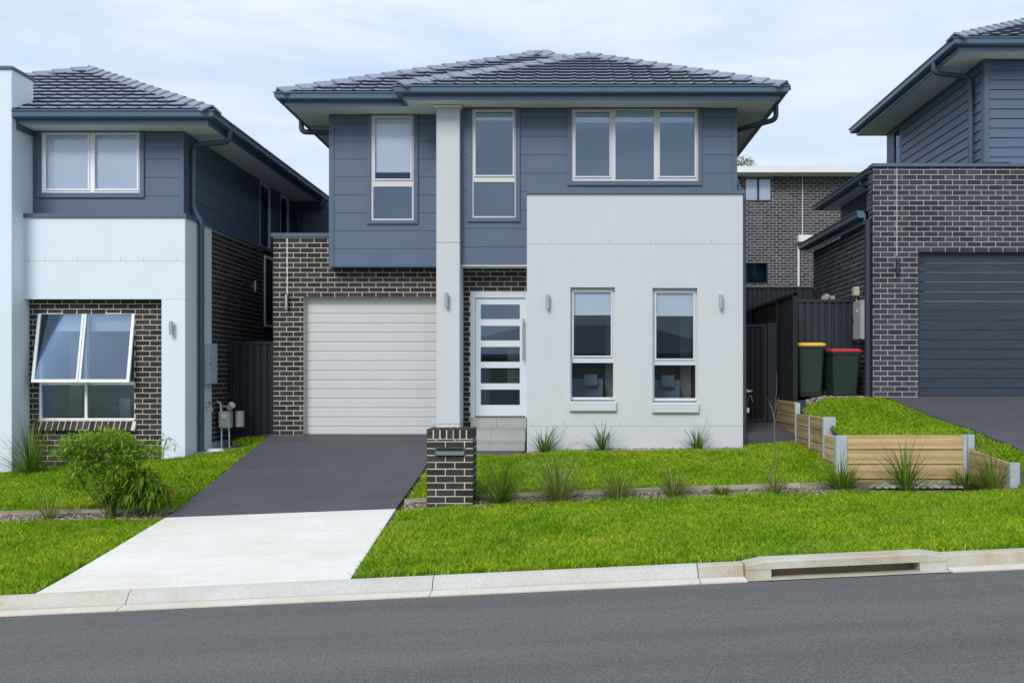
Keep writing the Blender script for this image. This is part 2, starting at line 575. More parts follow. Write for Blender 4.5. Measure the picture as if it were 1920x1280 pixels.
def smooth_path(pts, r=0.06, k=4):
    """round the corners of a polyline"""
    pts = [Vector(p) for p in pts]
    out = [pts[0]]
    for i in range(1, len(pts) - 1):
        a, b, c = pts[i - 1], pts[i], pts[i + 1]
        p0 = b + (a - b).normalized() * min(r, (a - b).length / 2)
        p1 = b + (c - b).normalized() * min(r, (c - b).length / 2)
        for j in range(k + 1):
            t = j / k
            out.append((p0 * (1 - t) + b * t) * (1 - t) + (b * (1 - t) + p1 * t) * t)
    out.append(pts[-1])
    return out


def wm(o):
    return wm(o.parent) @ o.matrix_basis if o.parent else o.matrix_basis.copy()


def link(name, data, parent=None, mat4=None):
    o = bpy.data.objects.new(name, data)
    COL.objects.link(o)
    mat4 = mat4 or Matrix()
    if parent:
        o.parent = parent
        o.matrix_basis = wm(parent).inverted() @ mat4
    else:
        o.matrix_basis = mat4
    return o


def tag(o, label=None, cat=None, group=None, kind=None):
    if label: o['label'] = label
    if cat: o['category'] = cat
    if group: o['group'] = group
    if kind: o['kind'] = kind
    return o


def thing(name, label, cat, loc, group=None, kind=None, rotz=0.0):
    return tag(link(name, None, None, Matrix.Translation(Vector(loc)) @ Matrix.Rotation(rotz, 4, 'Z')), label, cat, group, kind)


def part(name, mb, mat, parent, mat4=None):
    return link(name, mb.mesh(name, mat), parent, mat4)


def frame(x=0, y=0, z=0, deg=0):
    return Matrix.Translation((x, y, z)) @ Matrix.Rotation(R(deg), 4, 'Z')


# ------------------------------------------------------------------ bricks
BRICK_MESH = {}


def brick_shape(l, h, dep=0.05, c=0.003):
    l2, h2 = l / 2, h / 2
    vs = [(-l2, dep, -h2), (l2, dep, -h2), (l2, dep, h2), (-l2, dep, h2),
          (-l2, c, -h2), (l2, c, -h2), (l2, c, h2), (-l2, c, h2),
          (-l2 + c, 0, -h2 + c), (l2 - c, 0, -h2 + c), (l2 - c, 0, h2 - c), (-l2 + c, 0, h2 - c)]
    fs = [(8, 9, 10, 11)]
    for k in range(4):
        j = (k + 1) % 4
        fs.append((4 + k, 4 + j, 8 + j, 8 + k))
        fs.append((k, j, 4 + j, 4 + k))
    return vs, fs


def brick_mesh(l, h, mat):
    key = (round(l, 3), round(h, 3), mat)
    if key not in BRICK_MESH:
        mb = MB()
        mb.add(*brick_shape(key[0], key[1]))
        BRICK_MESH[key] = mb.mesh('brick', mat)
    return BRICK_MESH[key]


def lay(store, fr, x0, x1, z0, z1, mat, holes=(), phase=0.0, face=1.0, course=0.086, bl=0.24, j=0.0105, z_top_cut=True):
    """bricks of a wall in the frame's xz plane; store gets (priority, matrix, length, height, material)"""
    n = int(math.ceil((z1 - z0) / course - 1e-6))
    for r in range(n):
        a, b = z0 + r * course, min(z0 + (r + 1) * course - j, z1)
        if b - a < 0.02:
            continue
        off = phase + (bl / 2 if r % 2 else 0.0)
        k0 = int(math.floor((x0 - off) / bl)) - 1
        k1 = int(math.ceil((x1 - off) / bl)) + 1
        for k in range(k0, k1):
            segs = [(max(x0, off + k * bl), min(x1, off + (k + 1) * bl - j))]
            hh = b
            lo = a
            for h in holes:
                if h[2] < (lo + hh) / 2 < h[3]:
                    new = []
                    for s0, s1 in segs:
                        if h[1] <= s0 or h[0] >= s1:
                            new.append((s0, s1))
                        else:
                            if h[0] - s0 > 0: new.append((s0, h[0]))
                            if s1 - h[1] > 0: new.append((h[1], s1))
                    segs = new
            for s0, s1 in segs:
                if s1 - s0 < 0.025:
                    continue
                jit = random.uniform(-0.0015, 0.0015)
                m = fr @ Matrix.Translation(((s0 + s1) / 2, jit, (lo + hh) / 2))
                w = m.translation
                pr = face * (s1 - s0) / max(1.0, w.length) ** 2
                store.append((pr, m, round(s1 - s0, 2 if s1 - s0 < 0.2 else 3), hh - lo, mat))


def place_bricks(store, parent, limit=300):
    store.sort(key=lambda t: -t[0])
    for pr, m, l, h, mat in store[:limit]:
        link('brick', brick_mesh(l, h, mat), parent, m)
    rest = {}
    for pr, m, l, h, mat in store[limit:]:
        rest.setdefault(mat, []).append((m, l, h))
    for mat, items in rest.items():
        mb = MB()
        for m, l, h in items:
            vs, fs = brick_shape(l, h)
            mb.add([m @ Vector(v) for v in vs], fs)
        tag(part('brickwork', mb, mat, parent), kind='stuff')


# ------------------------------------------------------------------ roof tiles
TW, TG = 0.32, 0.33


def tile_roll(t):
    """flat pan with one low roll near the side lap"""
    d = abs(((t - 0.80 + 0.5) % 1.0) - 0.5) / 0.17
    return 0.010 * (0.5 + 0.5 * math.cos(math.pi * d)) if d < 1 else 0.0


def tile_shape():
    ts = [0, .2, .42, .63, .70, .75, .80, .85, .90, .97, 1.0]
    n = len(ts) - 1
    vs, fs = [], []
    for y, z in ((-0.02, 0.056), (TG + 0.03, 0.012)):
        vs += [(t * (TW + 0.003), y, z + tile_roll(t)) for t in ts]
    vs += [(t * (TW + 0.003), 0.045, 0.008 + tile_roll(t)) for t in ts]
    for i in range(n):
        fs.append((i, i + 1, n + 1 + i + 1, n + 1 + i))
        fs.append((2 * (n + 1) + i, 2 * (n + 1) + i + 1, i + 1, i))
    return vs, fs


TILE = None


def tile_slope(parent, A, e, s, half, la, lb):
    """A: eave corner, e along the eave, s up the slope; half: (na, nb, c) keeps na*a + nb*b <= c"""
    global TILE
    if TILE is None:
        mb = MB()
        mb.add(*tile_shape())
        TILE = mb.mesh('roof_tile', 'tile')
    e, s = Vector(e).normalized(), Vector(s).normalized()
    n = e.cross(s)
    base = Matrix(((e.x, s.x, n.x, A[0]), (e.y, s.y, n.y, A[1]), (e.z, s.z, n.z, A[2]), (0, 0, 0, 1)))
    for r in range(int(lb / TG) + 1):
        for c in range(-1, int(la / TW) + 2):
            a0, b0 = c * TW, r * TG
            cor = [(a0 + i * TW, b0 + j * TG) for i in (0, 1) for j in (-0.06, 1)]
            st = [[na * a + nb * b - cc for a, b in cor] for na, nb, cc in half]
            if any(min(q) >= -0.01 for q in st):
                continue
            m = base @ Matrix.Translation((a0, b0, 0.004))
            if all(max(q) <= 0.01 for q in st):
                link('roof_tile', TILE, parent, m)
                continue
            bm = bmesh.new()
            bm.from_mesh(TILE)
            for (na, nb, cc), q in zip(half, st):
                if max(q) <= 0.01:
                    continue
                no = Vector((na, nb, 0))
                co = no * ((cc - na * a0 - nb * b0) / no.length_squared)
                bmesh.ops.bisect_plane(bm, geom=bm.verts[:] + bm.edges[:] + bm.faces[:], plane_co=co, plane_no=no, clear_outer=True)
            if len(bm.faces) > 2:
                me = bpy.data.meshes.new('roof_tile')
                bm.to_mesh(me)
                me.materials.append(M['tile'])
                link('roof_tile', me, parent, m)
            bm.free()


def hip_caps(parent, P0, P1, n1, n2, step=0.36):
    P0, P1 = Vector(P0), Vector(P1)
    d = (P1 - P0).normalized()
    w1 = d.cross(Vector(n1)).normalized()
    w2 = d.cross(Vector(n2)).normalized()
    if w1.z > 0: w1 = -w1
    if w2.z > 0: w2 = -w2
    up = (Vector(n1) + Vector(n2)).normalized()
    vs = []
    for t, h in ((-0.03, 0.075), (step + 0.05, 0.045)):
        c = d * t + up * h
        ring = [c + w1 * 0.17 - up * 0.012, c + w1 * 0.09 + up * 0.012, c + up * 0.035, c + w2 * 0.09 + up * 0.012, c + w2 * 0.17 - up * 0.012]
        vs += ring
        vs += [p - up * 0.032 for p in ring]
    fs = []
    for i in range(4):
        fs += [(i, i + 1, 10 + i + 1, 10 + i), (5 + i + 1, 5 + i, 15 + i, 15 + i + 1), (i + 1, i, 5 + i, 5 + i + 1), (10 + i, 10 + i + 1, 15 + i + 1, 15 + i)]
    fs += [(0, 10, 15, 5), (4, 9, 19, 14)]
    mb = MB()
    mb.add(vs, fs)
    me = mb.mesh('hip_tile', 'tile')
    for k in range(int((P1 - P0).length / step) + 1):
        link('hip_tile', me, parent, Matrix.Translation(P0 + d * (k * step)))


PITCH = 0.486
COSP = 1 / math.sqrt(1 + PITCH * PITCH)
NF = Vector((0, -PITCH, 1)).normalized()
NL = Vector((-PITCH, 0, 1)).normalized()
NR = Vector((PITCH, 0, 1)).normalized()

GUTTER = [(0.0, 0.075), (0.085, 0.075), (0.118, 0.095), (0.128, 0.165), (0.148, 0.180), (0.148, 0.195), (0.0, 0.185)]
FASCIA = [(-0.025, 0.0), (0.0, 0.0), (0.0, 0.17), (-0.025, 0.17)]


def downpipe(parent, pts, r=0.048):
    return part('downpipe', MB().tube(smooth_path(pts, 0.09), r, 12), 'pipe_mid', parent)


# ------------------------------------------------------------------ windows
def window(parent, fr, rect, panes, mat='silver', blind=(), sash=(), depth=0.05, room='room', surround=None, roomdepth=1.6, label=None, glass='glass'):
    """rect and panes are (x0, x1, z0, z1) in the frame's xz plane; sash: panes that get a proud ring; blind: (pane index, z of the bottom edge)"""
    w = link('window', None, parent, fr)
    if label: w['label'] = label
    x0, x1, z0, z1 = rect
    part('frame', MB().holes(x0, x1, z0, z1, 0.0, depth + 0.03, panes), mat, w, fr)
    for i, p in enumerate(panes):
        if i in sash:
            t = 0.022
            part('sash', MB().holes(p[0] - t, p[1] + t, p[2] - t, p[3] + t, -0.018, -0.0005, [(p[0] + 0.004, p[1] - 0.004, p[2] + 0.004, p[3] - 0.004)]), mat, w, fr)
        part('pane', MB().box(p[0] - 0.006, p[1] + 0.006, 0.024, 0.030, p[2] - 0.006, p[3] + 0.006), glass if isinstance(glass, str) else glass[i], w, fr)
    for i, zb in blind:
        p = panes[i]
        part('blind', MB().box(p[0] - 0.004, p[1] + 0.004, depth - 0.008, depth - 0.004, zb, p[3] + 0.003).tube([(p[0] - 0.003, depth - .006, zb), (p[1] + 0.003, depth - .006, zb)], 0.008, 8), 'blind', w, fr)
    rb = MB()
    a, b = depth + 0.032, depth + roomdepth
    X0, X1, Z0, Z1 = x0 - 0.02, x1 + 0.02, z0 - 0.02, z1 + 0.02
    Xa, Xb, Za, Zb = x0 - 0.5, x1 + 0.5, z0 - 0.3, z1 + 0.12
    rb.quad((Xa, b, Za), (Xb, b, Za), (Xb, b, Zb), (Xa, b, Zb))
    rb.quad((X0, a, Z0), (Xa, b, Za), (Xa, b, Zb), (X0, a, Z1))
    rb.quad((X1, a, Z0), (X1, a, Z1), (Xb, b, Zb), (Xb, b, Za))
    rb.quad((X0, a, Z1), (Xa, b, Zb), (Xb, b, Zb), (X1, a, Z1))
    rb.quad((X0, a, Z0), (X1, a, Z0), (Xb, b, Za), (Xa, b, Za))
    part('room', rb, room, w, fr)
    if surround:
        part('surround', MB().holes(*surround, -0.030, 0.0, [rect]), 'trim', w, fr)
    return w


def rect(fx, Y, px0, px1, py_top, py_bot):
    return (X(px0, Y), X(px1, Y), Z(py_bot, Y), Z(py_top, Y))


def boards(parent, fr, x0, x1, z0, z1, pitch, holes, mat='clad', gap=0.007, th=0.016, top_first=True):
    """horizontal boards, each an object, cut round the openings"""
    z = z0
    while z < z1 - 0.02:
        zt = min(z + pitch, z1)
        a, b = z, zt - gap
        cuts = [x0, x1]
        full = []
        for h in holes:
            if h[2] <= a + 1e-4 and h[3] >= b - 1e-4:
                full.append((max(x0, h[0]), min(x1, h[1])))
        segs = [(x0, x1)]
        for f0, f1 in full:
            segs = [q for s in segs for q in ((s[0], min(s[1], f0)), (max(s[0], f1), s[1])) if q[1] - q[0] > 0.01]
        for s0, s1 in segs:
            part('cladding_board', MB().holes(s0, s1, a, b, 0.0, th, holes), mat, parent, fr)
        z = zt


# ================================================================== SETTING: terrain heights
def lerp(a, b, t):
    return a + (b - a) * t


def zk(x):                      # top of the kerb, at Y 8.7
    return -1.75 + 0.0463 * np.clip(x, -20, 20)


def zb(x):                      # front boundary, at Y 12.1
    return np.interp(x, [-20, -9, -7.2, -5.07, 1.5, 3.45, 4.6, 5.6, 6, 20], [-2.2, -1.87, -1.825, -1.785, -1.535, -1.475, -1.488, -1.43, -1.40, -0.8])


def zh(x):                      # house line, at Y 15.6
    return np.interp(x, [-20, -9.06, -6.23, -5.2, -2.2, -0.9, 0, 2.8, 3.7, 20], [-2.2, -1.54, -1.33, -1.245, -1.215, -1.25, -1.195, -1.165, -1.10, -1.0])


def zlow(x, y):
    x = np.asarray(x, float); y = np.asarray(y, float)
    a, b, c = zk(x), zb(x), zh(x)
    t1 = np.clip((y - 8.7) / 3.4, 0, 1)
    t2 = np.clip((y - 12.1) / 3.5, 0, 1)
    t2 = t2 * t2 * (3 - 2 * t2) * 0.35 + t2 * 0.65
    z = np.where(y < 12.1, lerp(a, b, t1), lerp(b, c, t2))
    # meet the driveway edges
    k = np.clip(1 - np.maximum(np.maximum(-5.12 - x, x + 2.2), 0) / 0.7, 0, 1) * np.clip((y - 11.9) / 0.15, 0, 1) * np.clip((16.9 - y) / .1, 0, 1)
    k = k * k * (3 - 2 * k)
    # the garden bed sits lower than the lawn behind its edging
    z = z + 0.05 * np.clip((y - 12.35) / 0.15, 0, 1) * np.clip((15.3 - y) / 0.6, 0, 1)
    z = lerp(z, lerp(zb(x), -1.042, np.clip((y - 12.05) / 4.7, 0, 1.1)) - 0.02, k)
    # the pocket in front of the sleeper wall
    q = (x > 3.72) & (x < 5.62) & (y > 12.15)
    return np.where(q, np.minimum(z, np.interp(y, [12.15, 12.95], [-1.50, -1.425])), z)


def zhigh(x, y):                # terrace in front of the right-hand house
    x = np.asarray(x, float); y = np.asarray(y, float)
    z = np.interp(y, [13.0, 14.0, 16.0, 17.5], [-0.86, -0.70, -0.36, -0.33])
    ze = np.interp(y, [13.0, 13.5, 14.5, 15.6, 16.1, 17.5], [-0.87, -0.85, -0.66, -0.60, -0.45, -0.43])
    e = np.clip((x - 3.86) / 0.5, 0, 1)
    z = lerp(np.minimum(ze, z), z, e * e * (3 - 2 * e))
    t = np.clip((y - 11.5) / 1.5, 0, 1)
    t = t * np.where(y < 12.1, np.clip((x - 5.6) / 0.35, 0, 1), 1.0)
    lo = zlow(x, np.minimum(y, 13.0))
    w = np.where(y >= 13.0, z, lerp(lo, -0.86, t))
    near = np.interp(y, [12.1, 13.0, 13.6], [-1.13, -1.01, -0.80]) + np.clip(x - 5.58, 0, 9) * 0.45
    return np.where((x > 5.44) & (y < 13.6) & (y > 12.0), np.minimum(w, near), w)


def sheet(name, fn, x0, x1, y0, y1, nx, ny, mat, parent=None, drop=0.0):
    xs, ys = np.linspace(x0, x1, nx), np.linspace(y0, y1, ny)
    gx, gy = np.meshgrid(xs, ys)
    gz = fn(gx, gy) - drop
    vs = np.stack([gx, gy, gz], -1).reshape(-1, 3).tolist()
    fs = [(j * nx + i, j * nx + i + 1, (j + 1) * nx + i + 1, (j + 1) * nx + i) for j in range(ny - 1) for i in range(nx - 1)]
    mb = MB()
    mb.add(vs, fs, True)
    return part(name, mb, mat, parent)


def zdrive(x, y):
    t = np.clip((y - 12.05) / 4.7, 0, 1.1)
    return lerp(zb(x), -1.042, t) + 0.012


tag(sheet('ground', lambda x, y: -2.6 + 0.046 * np.clip(x, -12, 12) + 0 * y, -400, 400, -400, 400, 33, 33, 'soil'), kind='structure')
tag(sheet('lawn_ground', zlow, -16, 14, 8.72, 17.6, 241, 120, 'soil', drop=0.022), kind='structure')
tag(sheet('terrace_ground', zhigh, 3.83, 5.47, 13.06, 17.2, 24, 100, 'soil', drop=0.02), kind='structure')
tag(sheet('terrace_ground', zhigh, 5.47, 14, 13.0, 17.2, 40, 30, 'soil', drop=0.02), kind='structure')
# rising ground behind the houses
tag(sheet('hill', lambda x, y: np.interp(y, [17.3, 20, 30, 60], [-0.95, -0.6, 2.3, 4.5]) + 0 * x, 2.86, 30, 17.4, 60, 10, 30, 'soil'), kind='structure')

# road
def zroad(x, y):
    return zk(x) - 0.125 + np.interp(y, [-3.6, 2.5, 8.42], [0.0, 0.10, 0.0])


tag(sheet('road', zroad, -60, 60, -0.6 - 3.0, 8.425, 121, 25, 'asphalt'), kind='structure')

# kerb: profile (Y, dz) from the back edge to the lip beside the asphalt
KP = [(8.745, -0.16), (8.745, -0.004), (8.73, 0.0), (8.70, -0.002), (8.65, -0.014), (8.592, -0.086), (8.582, -0.100), (8.577, -0.120), (8.545, -0.120), (8.545, -0.25)]
KLIP = [(8.556, -0.25), (8.556, -0.106), (8.548, -0.1035), (8.405, -0.115), (8.405, -0.25)]
KB = [(8.745, -0.16), (8.745, -0.004), (8.72, 0.0), (8.625, -0.002), (8.605, -0.014), (8.582, -0.100), (8.577, -0.120), (8.545, -0.120), (8.545, -0.25)]


def kerb_piece(parent, xa, xb, prof, mat, name='kerb_segment'):
    n = max(2, int((xb - xa) / 0.5) + 1)
    xs = np.linspace(xa + 0.004, xb - 0.004, n)
    k = len(prof)
    vs = [(x, y, float(zk(x)) + z) for x in xs for y, z in prof]
    fs = [(i * k + j, (i + 1) * k + j, (i + 1) * k + j + 1, i * k + j + 1) for i in range(n - 1) for j in range(k - 1)]
    fs += [tuple(range(k)), tuple(range((n - 1) * k + k - 1, (n - 1) * k - 1, -1))]
    mb = MB()
    mb.add(vs, fs)
    return part(name, mb, mat, parent)


kerb = thing('kerb', None, None, (0, 8.6, -1.75), kind='structure')
for xa, xb, pr, mt in ((-15, -10, KP, 'kerb'), (-10, -6.8, KP, 'kerb'), (-6.8, -3.96, KP, 'kerb_old'), (-3.96, -1.22, KP, 'kerb'), (-1.22, 1.16, KP, 'kerb'),
                       (1.16, 1.57, KB, 'kerb_old'), (3.36, 6.0, KB, 'kerb_old'), (6.0, 9.0, KP, 'kerb'), (9.0, 14, KP, 'kerb')):
    kerb_piece(kerb, xa, xb, pr, mt)
    kerb_piece(kerb, xa, xb, KLIP, 'kerb_lip', 'kerb_lip')
# the kerb on the near side of the road, behind the camera
tag(part('far_kerb', MB().box(-40, 40, -3.8, -3.6, -2.2, -1.72), 'kerb', None), kind='structure')

tag(part('bounce_footpath', MB().box(-40, 40, -6.4, -3.81, -2.3, -1.74), 'kerb', None), kind='structure')  # unseen footpath, added to bounce light up under the eaves

# storm-water inlet let into the kerb
inlet = thing('kerb_inlet', 'concrete stormwater kerb inlet with long dark slot opening at the roadside', 'drain', (2.46, 8.6, -1.65))
lx = np.linspace(1.574, 3.356, 12)
mb = MB()
vs = []
for x in lx:
    z = float(zk(x))
    e = min(1.0, min(x - 1.574, 3.356 - x) / 0.14)
    t = 0.030 * e
    vs += [(x, 8.745, z - 0.05), (x, 8.745, z + t), (x, 8.545, z + t), (x, 8.525, z + t - 0.012), (x, 8.52, z - 0.044), (x, 8.70, z - 0.044)]
fs = [(i * 6 + j, (i + 1) * 6 + j, (i + 1) * 6 + (j + 1) % 6, i * 6 + (j + 1) % 6) for i in range(len(lx) - 1) for j in range(6)]
fs += [tuple(range(6)), tuple(range(len(lx) * 6 - 1, len(lx) * 6 - 7, -1))]
mb.add(vs, fs)
part('lintel', mb, 'kerb_old', inlet)
for a, b in ((1.574, 1.80), (3.12, 3.356)):
    za, zb_ = float(zk(a)), float(zk(b))
    mb = MB()
    mb.add([(a, 8.515, za - .13), (b, 8.515, zb_ - .13), (b, 8.72, zb_ - .13), (a, 8.72, za - .13), (a, 8.525, za - .047), (b, 8.525, zb_ - .047), (b, 8.72, zb_ - .047), (a, 8.72, za - .047)],
           [(0, 3, 2, 1), (4, 5, 6, 7), (0, 1, 5, 4), (1, 2, 6, 5), (2, 3, 7, 6), (3, 0, 4, 7)])
    part('side_block', mb, 'kerb_old', inlet)
a, b = 1.80, 3.12
za, zb_ = float(zk(a)), float(zk(b))
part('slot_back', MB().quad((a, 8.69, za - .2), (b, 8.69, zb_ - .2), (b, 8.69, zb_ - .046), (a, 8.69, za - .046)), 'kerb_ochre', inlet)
a, b = 1.57, 3.36
za, zb_ = float(zk(a)), float(zk(b))
part('gutter_tray', MB().quad((a, 8.405, za - .117), (b, 8.405, zb_ - .117), (b, 8.70, zb_ - .132), (a, 8.70, za - .132)), 'kerb_old', inlet)

# driveway apron (pale) and driveway (dark)
def strip_slab(name, left, right, ys, zf, mat, th=0.09, parent=None, nx=10):
    """slab between two plan edges: left(y), right(y)"""
    vs, fs = [], []
    k = nx + 1
    for y in ys:
        for i in range(k):
            x = lerp(left(y), right(y), i / nx)
            vs.append((x, y, float(zf(np.float64(x), np.float64(y)))))
    n = len(ys)
    for j in range(n - 1):
        for i in range(nx):
            fs.append((j * k + i, j * k + i + 1, (j + 1) * k + i + 1, (j + 1) * k + i))
    top = len(vs)
    vs += [(x, y, z - th) for x, y, z in vs]
    for j in range(n - 1):
        fs.append((j * k, (j + 1) * k, top + (j + 1) * k, top + j * k))
        fs.append(((j + 1) * k + nx, j * k + nx, top + j * k + nx, top + (j + 1) * k + nx))
    for i in range(nx):
        fs.append((i + 1, i, top + i, top + i + 1))
        fs.append(((n - 1) * k + i, (n - 1) * k + i + 1, top + (n - 1) * k + i + 1, top + (n - 1) * k + i))
    mb = MB()
    mb.add(vs, fs)
    return part(name, mb, mat, parent)


def apl(y): return float(np.interp(y, [8.75, 9.2, 10.5, 11.4, 12.06], [-4.86, -4.87, -4.95, -5.02, -5.06]))
def apr(y): return float(np.interp(y, [8.75, 12.06], [-1.99, -2.17]))
def drl(y): return float(np.interp(y, [12.06, 12.7, 14.0, 15.6, 16.9], [-5.06, -5.05, -5.10, -5.18, -5.21]))
def drr(y): return float(np.interp(y, [12.06, 14.2, 16.9], [-2.17, -2.14, -2.25]))


def zapron(x, y):
    return lerp(zk(x) - 0.004, zb(x) + 0.012, np.clip((y - 8.75) / 3.31, 0, 1))


ap = thing('driveway_apron', None, None, (-3.4, 10.4, -1.8), kind='structure')
strip_slab('concrete_slab', apl, apr, np.linspace(8.752, 10.70, 8), zapron, 'concrete', parent=ap)
strip_slab('concrete_slab', apl, apr, np.linspace(10.708, 12.052, 6), zapron, 'concrete', parent=ap)
tag(strip_slab('driveway', drl, drr, np.linspace(12.06, 16.86, 20), zdrive, 'drive'), kind='structure')
# the dark path to the front steps
tag(strip_slab('front_path', lambda y: -2.16, lambda y: -0.70 - (15.8 - y) * 0.2, np.linspace(15.22, 16.4, 6), lambda x, y: -1.222 - (15.8 - y) * 0.06 + 0 * x, 'drive', nx=4), kind='structure')
# neighbour's driveway
def ndl(y): return float(np.interp(y, [8.7, 11, 12.5, 14.2, 16.05], [6.45, 6.25, 5.95, 5.55, 5.27]))
tag(strip_slab('neighbour_driveway', ndl, lambda y: 10.0, np.linspace(10.7, 16.14, 20), lambda x, y: zhigh(x, y) + 0.022, 'drive', nx=8), kind='structure')

tag(strip_slab('terrace_ground', lambda y: float(np.interp(y, [11.4, 12.1, 13.0], [5.66, 5.64, 5.50])), lambda y: 12.0, np.linspace(11.4, 13.0, 14), lambda x, y: zhigh(x, y) - 0.02, 'soil', nx=24), kind='structure')

# slabs beside the houses
mb = MB()
mb.add([(2.84, 15.86, -.955), (3.73, 15.86, -.955), (3.73, 17.6, -.80), (2.84, 17.6, -.80), (2.84, 15.86, -1.3), (3.73, 15.86, -1.3), (3.73, 17.6, -1.3), (2.84, 17.6, -1.3)],
       [(0, 1, 2, 3), (4, 5, 1, 0), (5, 6, 2, 1), (6, 7, 3, 2), (7, 4, 0, 3)])
tag(part('side_slab', mb, 'slab', None), kind='structure')
tag(part('side_path', MB().box(-6.225, -5.30, 15.95, 17.58, -1.5, -1.262), 'path', None), kind='structure')

# ================================================================== MAIN HOUSE
YG, YL, YM, YC, YR, YD = 16.75, 16.50, 16.10, 15.95, 15.60, 16.50
SOF = 4.486
house = thing('two_storey_house', 'two storey house with a white garage door, pale grey render and blue grey cladding', 'house', (-0.6, 16.75, -1.04))
I = Matrix()

# --- garage brick wall
f = frame(0, YG)
gx0, gx1 = X(512, YG), X(868, YG)
gz0, gz1 = Z(818, YG) - 0.02, Z(444, YG)
gop = (X(569, YG), X(868, YG), gz0 - 1, Z(556.5, YG))
store = []
ncourse = 43
lay(store, f, gx0, gx1, Z(556.5, YG) - 29 * 0.086, gz1, 'brick', [gop], phase=gx0)
part('mortar', MB().holes(gx0 + .004, gx1, gz0 - .1, gz1, 0.0035, 0.14, [gop]), 'mortar', house, f)
part('control_joint', MB().box(X(538, YG), X(539.3, YG), -0.002, 0.006, Z(556, YG), gz1), 'joint', house, f)
part('parapet_cap', MB().box(gx0 - .03, X(617, YG) + .15, -0.035, 0.20, gz1, gz1 + 0.062), 'trim', house, f)
# garage door
gd = link('garage_door', None, house, frame(0, YG + 0.135))
slat_y = [557, 570, 588, 606, 623.5, 641, 659, 676.5, 695, 712.5, 729.5, 747, 764.5, 782, 799.5, 817.5]
yy = YG + 0.135
for k in range(len(slat_y) - 1):
    za, zb_ = Z(slat_y[k + 1], yy), Z(slat_y[k], yy)
    zt = zb_ + (0.02 if k == 0 else 0)
    prof = [(0.03, za + .001), (0.008, za + .001), (0.0, za + .014), (0.0, zt - .020), (0.011, zt - .010), (0.011, zt), (0.03, zt)]
    part('door_panel', MB().prism(prof, 'x', gop[0], X(868, yy)), 'garage', gd, frame(0, yy))
# --- door wall
f = frame(0, YD)
dx0, dx1 = X(862, YD), X(1000, YD)
dop = (X(882, YD), X(1000, YD), -2, Z(546, YD))
lay(store, f, dx0, dx1, Z(546, YD) - 0.086 * 31, Z(490, YD), 'brick', [dop], phase=X(893.5, YD) - 0.24 * 1)
part('mortar', MB().holes(dx0 + .004, dx1, Z(812, YD), Z(490, YD), 0.0035, 0.10, [dop]), 'mortar', house, f)
place_bricks(store, house)
fd = link('front_door', None, house, f)
panes = [(X(901, YD), X(974.5, YD), Z(b, YD), Z(a, YD)) for a, b in ((570.6, 598), (610.5, 638), (650, 678), (689.5, 718.5), (730, 759))]
leaf = (X(890.5, YD), X(985.5, YD), Z(781, YD), Z(558, YD))
part('door_frame', MB().holes(X(882, YD), X(995, YD), Z(783, YD), Z(546, YD), 0.0, 0.10, [(leaf[0], leaf[1], -2, leaf[3])]), 'door', fd, f)
part('door_leaf', MB().holes(leaf[0] + .004, leaf[1] - .002, leaf[2] + .012, leaf[3] - .004, 0.030, 0.070, panes), 'door', fd, f)
part('threshold', MB().box(leaf[0], leaf[1], 0.005, 0.09, Z(783, YD), leaf[2] + .006), 'dark_metal', fd, f)
for p in panes:
    part('pane', MB().box(p[0] - .004, p[1] + .004, 0.048, 0.054, p[2] - .004, p[3] + .004), 'glass', fd, f)
hx = X(981.5, YD)
hb = MB().tube([(hx, -0.045, Z(676, YD)), (hx, -0.045, Z(597, YD))], 0.016, 12)
for q in (608, 665):
    hb.tube([(hx, -0.045, Z(q, YD)), (hx, 0.031, Z(q, YD))], 0.009, 8)
part('handle', hb, 'steel', fd, f)
hall = MB()
x0, x1, z0, z1 = leaf
hall.quad((x0 - .6, 2.6, z0), (x1 + .6, 2.6, z0), (x1 + .6, 2.6, z1), (x0 - .6, 2.6, z1))
hall.quad((x0, .12, z0), (x0 - .6, 2.6, z0), (x0 - .6, 2.6, z1), (x0, .12, z1))
hall.quad((x1, .12, z0), (x1, .12, z1), (x1 + .6, 2.6, z1), (x1 + .6, 2.6, z0))
hall.quad((x0, .12, z1), (x0 - .6, 2.6, z1), (x1 + .6, 2.6, z1), (x1, .12, z1))
hall.quad((x0, .12, z0), (x1, .12, z0), (x1 + .6, 2.6, z0), (x0 - .6, 2.6, z0))
part('hall', hall, 'room_dark', fd, f)
# things seen in the hall through the door glass
part('hall_panel', MB().box(X(949, YD), X(1000, YD), .30, .34, z0 + .45, Z(645, YD)), 'cream_wall', fd, f)

# --- upper storey, left bay (over the garage)
f = frame(0, YL)
cx0, cx1 = X(617, YL), X(822, YL)
cz0, cz1 = Z(499, YL), SOF
s1 = (X(688, YL), X(784, YL), Z(420, YL), SOF + .01)
w1 = (X(695.5, YL), X(776, YL), Z(413.5, YL), Z(216, YL))
boards(house, f, cx0 + .085, cx1, cz0, cz1, 0.3065, [s1])
part('wall', MB().holes(cx0 + .002, cx1, cz0 + .01, cz1, 0.016, 0.12, [w1]), 'trim', house, f)
part('corner_trim', MB().box(cx0, cx0 + .085, -0.012, 0.40, cz0 - .01, cz1), 'trim', house, f)
part('overhang_soffit', MB().box(cx0, cx1, 0.001, 0.50, cz0 - .012, cz0 - .001), 'trim', house, f)
pz = [(X(703, YL), X(770, YL), Z(336, YL), Z(222, YL)), (X(700, YL), X(772.5, YL), Z(410, YL), Z(350, YL))]
window(house, f, w1, pz, 'stone', [(0, Z(322, YL))], (0,), glass=('glass_clear', 'glass'), surround=(s1[0], s1[1], s1[2], SOF - .002))

